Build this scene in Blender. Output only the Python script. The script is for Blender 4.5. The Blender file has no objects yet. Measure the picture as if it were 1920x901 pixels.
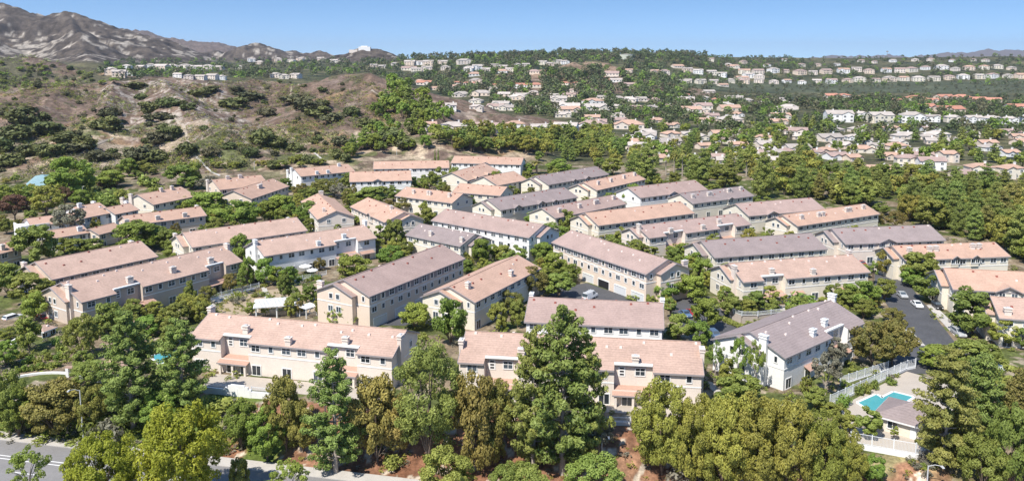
import bpy, math, random
import numpy as np
from mathutils import Vector, Matrix
random.seed(7)
RNG = np.random.default_rng(7)
SC = bpy.context.scene
COL = SC.collection

# ------------------------------------------------------------------ camera, sky, sun, exposure
F = 1493.0                     # focal length in photo pixels (1920 wide)
CX, CY, HOR = 960.0, 320.0, 112.0
PITCH = math.atan((CY - HOR) / F)
CAMH = 65.0
cam_d = bpy.data.cameras.new('camera'); cam = bpy.data.objects.new('camera', cam_d); COL.objects.link(cam)
cam.location = (0, 0, CAMH); cam.rotation_euler = (math.pi / 2 - PITCH, 0, 0)
cam_d.sensor_width = 36.0; cam_d.sensor_fit = 'HORIZONTAL'
cam_d.lens = F / 1920 * 36.0
cam_d.shift_y = -(450.5 - CY) / 1920
cam_d.clip_start = 1.0; cam_d.clip_end = 40000
SC.camera = cam

SUN_AZ, SUN_EL = math.radians(36), math.radians(54)      # sun stands behind the camera's left shoulder
sdir = Vector((-math.sin(SUN_AZ) * math.cos(SUN_EL), -math.cos(SUN_AZ) * math.cos(SUN_EL), math.sin(SUN_EL)))
world = bpy.data.worlds.new('World'); SC.world = world; world.use_nodes = True
wn = world.node_tree; bg = wn.nodes['Background']
sky = wn.nodes.new('ShaderNodeTexSky'); sky.sky_type = 'NISHITA'; sky.sun_disc = False
sky.sun_elevation = SUN_EL
sky.sun_rotation = math.atan2(sdir.x, sdir.y)
sky.air_density = 1.0; sky.dust_density = 0.3; sky.ozone_density = 1.2; sky.altitude = 400
# clear desert air: the deep blue of higher sky reaches down to the skyline
tcw = wn.nodes.new('ShaderNodeTexCoord'); sx = wn.nodes.new('ShaderNodeSeparateXYZ'); cx_ = wn.nodes.new('ShaderNodeCombineXYZ'); mz = wn.nodes.new('ShaderNodeMath')
wn.links.new(tcw.outputs['Generated'], sx.inputs[0]); mz.operation = 'MULTIPLY_ADD'; mz.inputs[1].default_value = 2.4; mz.inputs[2].default_value = .13
wn.links.new(sx.outputs[2], mz.inputs[0]); wn.links.new(sx.outputs[0], cx_.inputs[0]); wn.links.new(sx.outputs[1], cx_.inputs[1]); wn.links.new(mz.outputs[0], cx_.inputs[2])
wn.links.new(cx_.outputs[0], sky.inputs[0])
hsv = wn.nodes.new('ShaderNodeHueSaturation'); hsv.inputs['Saturation'].default_value = 1.18; hsv.inputs['Hue'].default_value = .497; wn.links.new(sky.outputs[0], hsv.inputs['Color']); wn.links.new(hsv.outputs[0], bg.inputs[0]); bg.inputs[1].default_value = 0.145
sun_d = bpy.data.lights.new('sun', 'SUN'); sun_d.energy = 4.6; sun_d.angle = math.radians(0.5); sun_d.color = (1.0, 0.95, 0.87)
sun = bpy.data.objects.new('sun', sun_d); COL.objects.link(sun)
sun.rotation_euler = (-sdir).to_track_quat('-Z', 'Y').to_euler()
SC.view_settings.view_transform = 'Standard'; SC.view_settings.look = 'None'
SC.view_settings.exposure = 0.55; SC.view_settings.gamma = 1.0; SC.view_settings.use_curve_mapping = False
SC.render.engine = 'CYCLES'
SC.cycles.max_bounces = 5; SC.cycles.diffuse_bounces = 2; SC.cycles.glossy_bounces = 2
SC.cycles.transmission_bounces = 3; SC.cycles.transparent_max_bounces = 6; SC.cycles.volume_bounces = 0
SC.cycles.use_denoising = True

# ------------------------------------------------------------------ noise and terrain height
_P = RNG.permutation(512); _P = np.concatenate([_P, _P])
def vnoise(x, y, seed=0):
    x = np.asarray(x, float); y = np.asarray(y, float)
    xi = np.floor(x).astype(int); yi = np.floor(y).astype(int); xf = x - xi; yf = y - yi
    u = xf * xf * (3 - 2 * xf); v = yf * yf * (3 - 2 * yf)
    def h(a, b): return _P[(_P[(a + seed * 57) & 511] + b) & 511] / 511.0
    return (h(xi, yi) * (1 - u) + h(xi + 1, yi) * u) * (1 - v) + (h(xi, yi + 1) * (1 - u) + h(xi + 1, yi + 1) * u) * v
def fbm(x, y, s, o=4, seed=0):
    x = np.asarray(x, float) / s; y = np.asarray(y, float) / s; a = .5; t = 0; n = 0
    for k in range(o):
        t = t + a * vnoise(x, y, seed + k); n += a; a *= .5; x = x * 2.03 + 11.3; y = y * 2.03 + 5.7
    return t / n
def ridged(x, y, s, o=4, seed=0):
    x = np.asarray(x, float) / s; y = np.asarray(y, float) / s; a = .5; t = 0; n = 0
    for k in range(o):
        t = t + a * (1 - np.abs(2 * vnoise(x, y, seed + k) - 1)); n += a; a *= .5; x = x * 2.1 + 3.1; y = y * 2.1 + 9.7
    return t / n
def sstep(t):
    t = np.clip(t, 0, 1); return t * t * (3 - 2 * t)
def kz(py): return math.tan(PITCH + math.atan((py - CY) / F))
def zat(py, Y): return CAMH - kz(py) * Y
def P3(px, py, Y):
    """world point on the sight line of a photo pixel at forward distance Y"""
    z = zat(py, Y); d = Y * math.cos(PITCH) - (z - CAMH) * math.sin(PITCH)
    return ((px - CX) / F * d, Y, z)
def proj(X, Y, z):
    d = Y * math.cos(PITCH) - (z - CAMH) * math.sin(PITCH)
    return CX + F * X / d, CY - F * ((z - CAMH) * math.cos(PITCH) + Y * math.sin(PITCH)) / d
def PL(px, py, z):
    """world point of a pixel on the level z"""
    Y = (CAMH - z) / kz(py); return P3(px, py, Y)

TY = np.array([0, 450, 700, 900, 1100, 1300, 1500, 1700, 1850, 2000, 2150, 2400, 3000, 5000, 9000, 20000.])
TP = np.array([-900, 100, 300, 500, 640, 800, 960, 1150, 1290, 1400, 1600, 1920, 2900.])
TZ = np.array([
 [0, 2, 10, 24, 42, 50, 52, 50, 50, 50, 50, 50, 45, 40, 30, 0],
 [0, 2, 10, 22, 38, 44, 46, 46, 47, 48, 48, 48, 45, 40, 30, 0],
 [0, 0, 8, 17, 28, 38, 43, 46, 48, 48, 48, 48, 45, 40, 30, 0],
 [0, 0, 4, 10, 18, 28, 38, 43, 47, 52, 52, 52, 45, 40, 30, 0],
 [0, 0, 1, 5, 12, 22, 32, 40, 47, 54, 56, 54, 45, 40, 30, 0],
 [0, 0, 0, 0, 3, 11, 24, 40, 53, 66, 70, 64, 50, 40, 30, 0],
 [0, 0, 0, 0, 4, 16, 32, 47, 58, 70, 76, 70, 50, 40, 30, 0],
 [0, 0, 0, 0, 4, 13, 26, 42, 58, 74, 82, 74, 50, 40, 30, 0],
 [0, 0, 0, 0, 2, 6, 12, 22, 38, 64, 78, 74, 55, 40, 30, 0],
 [0, 0, 0, 0, 0, 2, 5, 10, 17, 40, 54, 72, 60, 40, 30, 0],
 [0, 0, 0, 0, 0, 0, 2, 7, 17, 39, 52, 70, 62, 40, 30, 0],
 [0, 0, 0, 0, 0, 0, 2, 9, 20, 40, 54, 74, 62, 40, 30, 0],
 [0, 0, 0, 0, 0, 0, 2, 9, 20, 40, 54, 74, 62, 40, 30, 0]], float)
TU = (TP - CX) / F
def ztable(X, Y):
    Yc = np.clip(Y, 1, 19999); u = np.clip(X / np.maximum(Yc, 60), TU[0], TU[-1])
    i = np.clip(np.searchsorted(TU, u) - 1, 0, len(TU) - 2); j = np.clip(np.searchsorted(TY, Yc) - 1, 0, len(TY) - 2)
    a = sstep((u - TU[i]) / (TU[i + 1] - TU[i])); b = (Yc - TY[j]) / (TY[j + 1] - TY[j])
    return (TZ[i, j] * (1 - a) + TZ[i + 1, j] * a) * (1 - b) + (TZ[i, j + 1] * (1 - a) + TZ[i + 1, j + 1] * a) * b

def rpts(l): return [P3(*p) for p in l]
# each ridge: crest points (photo column, row, distance), half width, sharpness
HILLS = [
 (rpts([(-330, 160, 640), (-60, 170, 640), (60, 166, 670), (130, 160, 690), (215, 150, 720), (300, 146, 760), (400, 153, 740), (470, 142, 790), (560, 158, 800), (640, 139, 770), (690, 145, 740)]), 215, 1.25),
 (rpts([(690, 145, 740), (745, 170, 690), (785, 200, 610), (800, 232, 545)]), 100, 1.15),
 (rpts([(300, 146, 760), (330, 185, 610), (380, 215, 545), (410, 262, 490), (395, 292, 465)]), 95, 1.2),
 (rpts([(560, 158, 800), (600, 190, 650), (560, 225, 570), (520, 262, 500)]), 100, 1.2),
 (rpts([(695, 146, 740), (700, 180, 660), (650, 225, 570), (640, 262, 510)]), 95, 1.2),
 (rpts([(130, 160, 690), (60, 205, 580), (-30, 260, 500)]), 100, 1.2),
 (rpts([(215, 150, 720), (200, 200, 590), (160, 262, 490)]), 85, 1.2),
 (rpts([(-300, 105, 1050), (-60, 118, 1050), (40, 110, 1080), (100, 118, 1100), (160, 128, 1100), (230, 148, 1000)]), 240, 1.3),
 (rpts([(985, 165, 1330), (1020, 130, 1430), (1060, 121, 1480), (1100, 113, 1560), (1130, 118, 1560), (1175, 135, 1500), (1200, 160, 1380)]), 150, 1.0),
]
MTNS = [
 (rpts([(-900, 60, 2500), (-400, 20, 2500), (-150, 28, 2500), (0, 14, 2500), (30, 27, 2500), (60, 31, 2520), (95, 31, 2550), (128, 25, 2500), (152, 34, 2480), (176, 49, 2480), (205, 66, 2500), (240, 82, 2550), (300, 97, 2650), (350, 107, 2700)]), 640, 1.15),
 (rpts([(128, 25, 2500), (150, 70, 2150), (170, 112, 1850)]), 300, 1.1),
 (rpts([(-60, 20, 2500), (-40, 70, 2150), (0, 112, 1850)]), 320, 1.1),
 (rpts([(240, 82, 2550), (300, 104, 2300)]), 260, 1.1),
 (rpts([(-500, 20, 5200), (100, 40, 4800), (178, 44, 4700), (215, 50, 4600), (250, 60, 4600), (285, 73, 4600), (310, 78, 4600), (345, 79, 4600), (380, 88, 4500), (430, 98, 4400)]), 1100, 1.15),
 (rpts([(330, 100, 3300), (380, 92, 3300), (400, 91, 3300), (420, 98, 3300), (462, 94, 3200), (480, 81, 3200), (495, 88, 3200), (510, 99, 3200), (530, 103, 3200), (548, 98, 3250), (565, 104, 3250), (590, 100, 3300), (600, 97, 3300), (612, 103, 3300)]), 330, 1.0),
 (rpts([(612, 105, 3000), (632, 97, 2900), (650, 93, 2800), (684, 90, 2750), (712, 94, 2750), (728, 101, 2800), (745, 109, 2800)]), 260, 1.0),
 (rpts([(1480, 112, 12500), (1590, 105, 12500), (1660, 104, 12500), (1740, 107, 12500), (1800, 98, 12500), (1850, 93, 12500), (1900, 91, 12500), (2000, 92, 12500), (2300, 99, 12500), (2700, 95, 12500)]), 1800, 1.2),
]
def ridge_h(X, Y, pts, w, p):
    best = np.full(np.shape(X), -1e9)
    for (x0, y0, z0), (x1, y1, z1) in zip(pts[:-1], pts[1:]):
        dx, dy = x1 - x0, y1 - y0; t = np.clip(((X - x0) * dx + (Y - y0) * dy) / (dx * dx + dy * dy), 0, 1)
        d = np.hypot(X - x0 - t * dx, Y - y0 - t * dy); z = z0 + (z1 - z0) * t
        best = np.maximum(best, z * np.maximum(0, 1 - d / w) ** p)
    return best
def plateau_edge(X): return np.interp(X, [-300, -110, -60, 18, 57, 75, 130, 300], [180, 148.5, 148.0, 134.5, 124.8, 120.8, 110, 80])
def street_back(X): return np.interp(X, [-600, -80, -18, 600], [253.5, 141.2, 127.8, -5.7])
STREET_Z = -6.0
def height(X, Y):
    X = np.asarray(X, float); Y = np.asarray(Y, float)
    z = ztable(X, Y)
    m = np.zeros_like(z)
    for pts, w, p in HILLS:
        r = ridge_h(X, Y, pts, w, p); g = r - z; k = 5.0
        m = np.maximum(m, sstep(g / 10)); z = np.where(g > -k, np.maximum(z, r) + np.maximum(0, k - np.abs(g)) ** 2 / (4 * k) * sstep((r - 1) / 8), z)
    z = z + m * ((ridged(X, Y, 70, 4, 3) - .62) * 13 + (fbm(X, Y, 22, 3, 9) - .5) * 4)
    mm = np.zeros_like(z)
    for pts, w, p in MTNS:
        r = ridge_h(X, Y, pts, w, p); g = r - z
        mm = np.maximum(mm, sstep(g / 60)); z = np.maximum(z, r)
    amp = np.where(Y > 9000, 70, np.where(Y > 3900, 60, 40))
    z = z + mm * ((ridged(X, Y, 330, 5, 21) - .66) * amp * 1.6 + (ridged(X, Y, 85, 3, 33) - .6) * 22)
    z = z + sstep((Y - 520) / 500) * (fbm(X, Y, 130, 3, 5) - .5) * 5
    # bank down to the street in front
    ye, yb = plateau_edge(X), street_back(X) + .6
    t = sstep((ye - Y) / np.maximum(ye - yb, 1.5))
    z = np.where(Y < ye, (STREET_Z - .12) * t + (fbm(X, Y, 6, 3, 2) - .5) * .9 * np.minimum(1, 4 * t * (1 - t)), z)
    z = np.where(Y < 95, np.minimum(z, STREET_Z - .12 - (95 - np.maximum(Y, 20)) * .05), z)
    return z
def hz(x, y): return float(height(np.array([x]), np.array([y]))[0])
_TT = np.geomspace(60, 9000, 1400); _UU = np.linspace(-.78, .78, 900)
_GH = height(_UU[:, None] * _TT[None, :], np.broadcast_to(_TT, (900, 1400)))
_II = np.arange(1400)
def ground(px, py):
    """where the sight line of a photo pixel meets the land"""
    k = kz(py); z = CAMH - k * _TT; d = _TT * math.cos(PITCH) - (z - CAMH) * math.sin(PITCH); X = (px - CX) / F * d
    fu = np.clip((X / _TT - _UU[0]) / (_UU[1] - _UU[0]), 0, 898.99); iu = fu.astype(int); fu = fu - iu
    h = _GH[iu, _II] * (1 - fu) + _GH[iu + 1, _II] * fu
    below = np.nonzero(h >= z)[0]
    if len(below) == 0: return None
    i = max(below[0], 1); e0, e1 = z[i - 1] - h[i - 1], z[i] - h[i]; t = e0 / (e0 - e1) if e0 > e1 else 1.0
    t = min(max(t, 0), 1); Y = _TT[i - 1] + (_TT[i] - _TT[i - 1]) * t; x = X[i - 1] + (X[i] - X[i - 1]) * t
    return (float(x), float(Y), float(h[i - 1] + (h[i] - h[i - 1]) * t))

# ------------------------------------------------------------------ materials
def new_mat(name):
    m = bpy.data.materials.new(name); m.use_nodes = True; nt = m.node_tree; return m, nt, nt.nodes, nt.links, nt.nodes['Principled BSDF']
def s2l(r, g, b): return tuple(((c / 255) / 12.92 if c / 255 <= .04045 else ((c / 255 + .055) / 1.055) ** 2.4) for c in (r, g, b))
def mat(name, col, rough=.85, var=.12, scale=.6, scale2=4.0, objvar=0.0, spec=.25, streak=None):
    """plain surface: base colour broken by two noises in the object's own space"""
    m, nt, N, L, B = new_mat(name)
    tc = N.new('ShaderNodeTexCoord')
    n1 = N.new('ShaderNodeTexNoise'); n1.inputs['Scale'].default_value = scale; n1.inputs['Detail'].default_value = 3
    n2 = N.new('ShaderNodeTexNoise'); n2.inputs['Scale'].default_value = scale2; n2.inputs['Detail'].default_value = 2
    L.new(tc.outputs['Object'], n1.inputs['Vector']); L.new(tc.outputs['Object'], n2.inputs['Vector'])
    ad = N.new('ShaderNodeMath'); ad.operation = 'ADD'; L.new(n1.outputs['Fac'], ad.inputs[0]); L.new(n2.outputs['Fac'], ad.inputs[1])
    last = ad.outputs[0]; lo, hi = .7, 1.3
    if streak:
        w = N.new('ShaderNodeTexWave'); w.bands_direction = streak[0]; w.inputs['Scale'].default_value = streak[1]; w.inputs['Distortion'].default_value = streak[3]; w.inputs['Detail'].default_value = 1.5
        L.new(tc.outputs['Object'], w.inputs['Vector'])
        mu = N.new('ShaderNodeMath'); mu.operation = 'MULTIPLY_ADD'; mu.inputs[1].default_value = streak[2]; L.new(w.outputs['Fac'], mu.inputs[0]); L.new(last, mu.inputs[2]); last = mu.outputs[0]
        hi += streak[2]
    mr = N.new('ShaderNodeMapRange'); mr.inputs[1].default_value = lo; mr.inputs[2].default_value = hi; mr.inputs[3].default_value = 1 - var; mr.inputs[4].default_value = 1 + var
    L.new(last, mr.inputs[0]); v = mr.outputs[0]
    if objvar:
        oi = N.new('ShaderNodeObjectInfo'); m2 = N.new('ShaderNodeMapRange'); m2.inputs[3].default_value = 1 - objvar; m2.inputs[4].default_value = 1 + objvar
        L.new(oi.outputs['Random'], m2.inputs[0]); mm_ = N.new('ShaderNodeMath'); mm_.operation = 'MULTIPLY'; L.new(v, mm_.inputs[0]); L.new(m2.outputs[0], mm_.inputs[1]); v = mm_.outputs[0]
    hs = N.new('ShaderNodeHueSaturation'); hs.inputs['Color'].default_value = (*col, 1); L.new(v, hs.inputs['Value'])
    L.new(hs.outputs[0], B.inputs['Base Color']); B.inputs['Roughness'].default_value = rough; B.inputs['Specular IOR Level'].default_value = spec
    return m
def leaf_mat(name, ca, cb, objvar=.18, trans=.32):
    """foliage: two greens mixed by the leaf's own tint, each plant a little different"""
    m, nt, N, L, B = new_mat(name)
    at = N.new('ShaderNodeAttribute'); at.attribute_name = 'tint'
    mx = N.new('ShaderNodeMix'); mx.data_type = 'RGBA'; mx.inputs[6].default_value = (*ca, 1); mx.inputs[7].default_value = (*cb, 1)
    L.new(at.outputs['Fac'], mx.inputs[0])
    oi = N.new('ShaderNodeObjectInfo')
    mr = N.new('ShaderNodeMapRange'); mr.inputs[3].default_value = 1 - objvar; mr.inputs[4].default_value = 1 + objvar; L.new(oi.outputs['Random'], mr.inputs[0])
    ml = N.new('ShaderNodeMath'); ml.operation = 'MULTIPLY_ADD'; ml.inputs[1].default_value = 7.31; ml.inputs[2].default_value = .13; L.new(oi.outputs['Random'], ml.inputs[0])
    fr = N.new('ShaderNodeMath'); fr.operation = 'FRACT'; L.new(ml.outputs[0], fr.inputs[0])
    mh = N.new('ShaderNodeMapRange'); mh.inputs[3].default_value = .475; mh.inputs[4].default_value = .52; L.new(fr.outputs[0], mh.inputs[0])
    hs = N.new('ShaderNodeHueSaturation'); L.new(mx.outputs[2], hs.inputs['Color']); L.new(mr.outputs[0], hs.inputs['Value']); L.new(mh.outputs[0], hs.inputs['Hue'])
    L.new(hs.outputs[0], B.inputs['Base Color']); B.inputs['Roughness'].default_value = .55; B.inputs['Specular IOR Level'].default_value = .25
    tr = N.new('ShaderNodeBsdfTranslucent'); L.new(hs.outputs[0], tr.inputs['Color'])
    ms = N.new('ShaderNodeMixShader'); ms.inputs[0].default_value = trans; L.new(B.outputs[0], ms.inputs[1]); L.new(tr.outputs[0], ms.inputs[2])
    L.new(ms.outputs[0], N['Material Output'].inputs['Surface'])
    return m
def glass_mat(name, col, rough=.08):
    m, nt, N, L, B = new_mat(name)
    oi = N.new('ShaderNodeObjectInfo'); mr = N.new('ShaderNodeMapRange'); mr.inputs[3].default_value = .4; mr.inputs[4].default_value = 2.6; L.new(oi.outputs['Random'], mr.inputs[0])
    hs = N.new('ShaderNodeHueSaturation'); hs.inputs['Color'].default_value = (*col, 1); L.new(mr.outputs[0], hs.inputs['Value']); L.new(hs.outputs[0], B.inputs['Base Color'])
    B.inputs['Roughness'].default_value = rough; B.inputs['Specular IOR Level'].default_value = .6
    return m
TILE = ('Y', .52, .26, 2.5)
M = {}
M['roof_pink'] = mat('roof_pink', (.43, .30, .240), var=.22, scale=.25, scale2=2.2, objvar=.05, streak=TILE)
M['roof_salmon'] = mat('roof_salmon', (.455, .30, .225), var=.19, scale=.25, scale2=2.2, objvar=.05, streak=TILE)
M['roof_mauve'] = mat('roof_mauve', (.275, .222, .212), var=.2, scale=.25, scale2=2.2, objvar=.05, streak=TILE)
M['roof_dusk'] = mat('roof_dusk', (.355, .258, .226), var=.2, scale=.25, scale2=2.2, objvar=.05, streak=TILE)
M['roof_red'] = mat('roof_red', (.45, .215, .15), var=.15, scale=.25, scale2=2.2, objvar=.12)
M['roof_pale'] = mat('roof_pale', (.42, .37, .33), var=.15, scale=.25, scale2=2.2, objvar=.22)
M['pent_roof'] = mat('pent_roof', (.44, .28, .215), var=.12, scale=.4, scale2=3, streak=TILE)
M['teal'] = mat('teal_roof', (.24, .36, .38), var=.1)
M['white'] = mat('wall_white', (.78, .77, .75), var=.05)
M['cream'] = mat('wall_cream', (.72, .66, .555), var=.06)
M['tan'] = mat('wall_tan', (.70, .58, .475), var=.06)
M['beige'] = mat('wall_beige', (.72, .635, .56), var=.06)
M['brown'] = mat('wall_brown_shaded', (.56, .465, .385), var=.06)  # brown of walls seen in shade, that shade put into the colour
M['trim'] = mat('trim_white', (.80, .79, .77), rough=.6, var=.04)
M['fascia'] = mat('fascia_grey', (.30, .27, .27), rough=.7, var=.06)
M['chim'] = mat('chimney_stucco', (.70, .61, .54), var=.06)
M['vent_red'] = mat('vent_red', (.30, .10, .08)); M['vent_pale'] = mat('vent_pale', (.78, .66, .60))
M['glass'] = glass_mat('window_glass', (.035, .045, .055))
M['dark'] = mat('dark_shade_tyre', (.02, .02, .022))  # near black standing for the shade in slots and open garage; also tyres
M['garage'] = mat('garage_door', (.62, .63, .64), rough=.5, var=.04)
M['concrete'] = mat('concrete', (.47, .44, .40), var=.10, scale=.5, scale2=5)
M['deck'] = mat('pool_deck', (.44, .385, .325), var=.07)
M['asphalt'] = mat('asphalt', (.085, .085, .09), var=.18, scale=.25, scale2=2)
M['street'] = mat('street_asphalt', (.23, .22, .215), var=.10, scale=.15, scale2=1.5)
M['paint'] = mat('road_paint', (.72, .71, .69), var=.06)
M['rail'] = mat('white_rail', (.72, .74, .75), rough=.5, var=.03)
M['metal'] = mat('galvanised', (.52, .53, .54), rough=.45, var=.05)
M['bark'] = mat('bark', (.17, .13, .10), var=.3, scale=3, scale2=12)
M['bark_pale'] = mat('bark_pale', (.36, .31, .26), var=.25, scale=3, scale2=12)
M['block'] = mat('block_wall', (.42, .36, .31), var=.12, scale=1, scale2=6)
M['water'] = mat('pool_water', (.08, .34, .37), rough=.08, var=.06, scale=.5, spec=.5)
M['red'] = mat('red_cloth', (.5, .06, .05))
G = s2l
M['lf_broad'] = leaf_mat('leaf_broad', (0.154, 0.220, 0.037), (0.330, 0.418, 0.084))
M['lf_bright'] = leaf_mat('leaf_bright', (.18, .225, .045), (.325, .37, .09))
M['lf_lime'] = leaf_mat('leaf_lime', (.25, .275, .026), (.47, .47, .06), objvar=.08)
M['lf_pine'] = leaf_mat('leaf_pine', (0.139, 0.191, 0.043), (0.330, 0.388, 0.099), trans=.25)
M['lf_pineolive'] = leaf_mat('leaf_pine_olive', (0.182, 0.198, 0.046), (0.395, 0.366, 0.106), trans=.25)
M['lf_olive'] = leaf_mat('leaf_olive', (0.205, 0.217, 0.043), (0.425, 0.418, 0.084), trans=.25)
M['lf_rust'] = leaf_mat('leaf_rust', (0.198, 0.187, 0.050), (0.410, 0.359, 0.095), trans=.25)
M['lf_brown'] = leaf_mat('leaf_brown', (.155, .085, .05), (.24, .145, .085), trans=.25)
M['lf_bronze'] = leaf_mat('leaf_bronze', (0.146, 0.154, 0.037), (0.307, 0.264, 0.076), trans=.25)
M['lf_grey'] = leaf_mat('leaf_grey', (0.144, 0.138, 0.094), (0.282, 0.264, 0.194), trans=.25)
M['lf_scrub'] = leaf_mat('leaf_scrub', (.075, .078, .034), (.15, .145, .07), trans=.1)
M['lf_bush'] = leaf_mat('leaf_bush', (0.079, 0.098, 0.030), (0.165, 0.183, 0.061), trans=.1)
M['lf_far'] = leaf_mat('leaf_far', (0.072, 0.094, 0.037), (0.168, 0.190, 0.077), trans=.15)
M['lf_fardry'] = leaf_mat('leaf_far_dry', (0.102, 0.096, 0.050), (0.198, 0.180, 0.100), trans=.15)
M['lf_palm'] = leaf_mat('leaf_palm', (0.146, 0.171, 0.037), (0.305, 0.293, 0.073), trans=.2)

# ------------------------------------------------------------------ mesh helpers
class MB:
    def __init__(s): s.v = []; s.f = []; s.m = []
    def quad(s, *p, mi=0):
        n = len(s.v); s.v += [tuple(q) for q in p]; s.f.append(tuple(range(n, n + len(p)))); s.m.append(mi)
    def box(s, x0, x1, y0, y1, z0, z1, mi=0, top=None):
        """axis-aligned box; top=(tx,ty) shrinks the upper face"""
        tx, ty = top or (0, 0); n = len(s.v)
        s.v += [(x0, y0, z0), (x1, y0, z0), (x1, y1, z0), (x0, y1, z0), (x0 + tx, y0 + ty, z1), (x1 - tx, y0 + ty, z1), (x1 - tx, y1 - ty, z1), (x0 + tx, y1 - ty, z1)]
        for f in ((0, 3, 2, 1), (4, 5, 6, 7), (0, 1, 5, 4), (1, 2, 6, 5), (2, 3, 7, 6), (3, 0, 4, 7)): s.f.append(tuple(n + i for i in f)); s.m.append(mi)
    def slab(s, top, th, mi=0, mside=None):
        """closed slab under a planar polygon (counter-clockwise from above)"""
        n = len(s.v); k = len(top); s.v += [tuple(p) for p in top] + [(p[0], p[1], p[2] - th) for p in top]
        s.f.append(tuple(range(n, n + k))); s.m.append(mi); s.f.append(tuple(range(n + 2 * k - 1, n + k - 1, -1))); s.m.append(mi if mside is None else mside)
        for i in range(k):
            j = (i + 1) % k; s.f.append((n + i, n + k + i, n + k + j, n + j)); s.m.append(mi if mside is None else mside)
    def tube(s, pts, radii, seg=6, mi=0, cap=True):
        pts = [Vector(p) for p in pts]; n0 = len(s.v)
        for i, p in enumerate(pts):
            d = (pts[min(i + 1, len(pts) - 1)] - pts[max(i - 1, 0)]).normalized()
            a = d.orthogonal().normalized(); b = d.cross(a)
            for k in range(seg):
                t = 2 * math.pi * k / seg; s.v.append(tuple(p + (a * math.cos(t) + b * math.sin(t)) * radii[i]))
        for i in range(len(pts) - 1):
            for k in range(seg):
                k2 = (k + 1) % seg; s.f.append((n0 + i * seg + k, n0 + i * seg + k2, n0 + (i + 1) * seg + k2, n0 + (i + 1) * seg + k)); s.m.append(mi)
        if cap:
            s.f.append(tuple(n0 + (len(pts) - 1) * seg + k for k in range(seg))); s.m.append(mi)
            s.f.append(tuple(n0 + k for k in reversed(range(seg)))); s.m.append(mi)
    def mesh(s, name, mats):
        me = bpy.data.meshes.new(name); me.from_pydata(s.v, [], s.f)
        for m in (mats if isinstance(mats, (list, tuple)) else [mats]): me.materials.append(m)
        if len(me.materials) > 1: me.polygons.foreach_set('material_index', s.m)
        me.update(); return me
    def build(s, name, mats, parent=None): return link(name, s.mesh(name, mats), parent)
def link(name, data, parent=None, loc=None, rz=0, scale=None):
    o = bpy.data.objects.new(name, data); COL.objects.link(o)
    if parent: o.parent = parent
    if loc is not None: o.location = loc
    if rz: o.rotation_euler = (0, 0, rz)
    if scale is not None: o.scale = scale
    return o
def tag(o, label=None, cat=None, group=None, kind=None):
    if label: o['label'] = label
    if cat: o['category'] = cat
    if group: o['group'] = group
    if kind: o['kind'] = kind
    return o
def thing(name, loc, rz=0, label=None, cat=None, group=None):
    return tag(link(name, None, None, loc, rz), label, cat, group)
def np_mesh(name, V, Fq, mats, attr=None):
    """quads from arrays, with a per-face float attribute"""
    me = bpy.data.meshes.new(name); nv, nf = len(V), len(Fq)
    me.vertices.add(nv); me.vertices.foreach_set('co', np.ascontiguousarray(V, np.float32).ravel())
    me.loops.add(nf * 4); me.loops.foreach_set('vertex_index', np.ascontiguousarray(Fq, np.int32).ravel())
    me.polygons.add(nf); me.polygons.foreach_set('loop_start', np.arange(0, nf * 4, 4, dtype=np.int32))
    for m in (mats if isinstance(mats, (list, tuple)) else [mats]): me.materials.append(m)
    if attr is not None:
        a = me.attributes.new('tint', 'FLOAT', 'FACE'); a.data.foreach_set('value', np.ascontiguousarray(attr, np.float32))
    me.update(calc_edges=True); me.validate(); return me

def hill_rise(x, y):
    """how far the scrub hills stand above the valley floor here"""
    X, Y = np.array([x]), np.array([y]); z = ztable(X, Y)[0]
    return max(float(ridge_h(X, Y, *h)[0]) - z for h in HILLS[:7])
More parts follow.
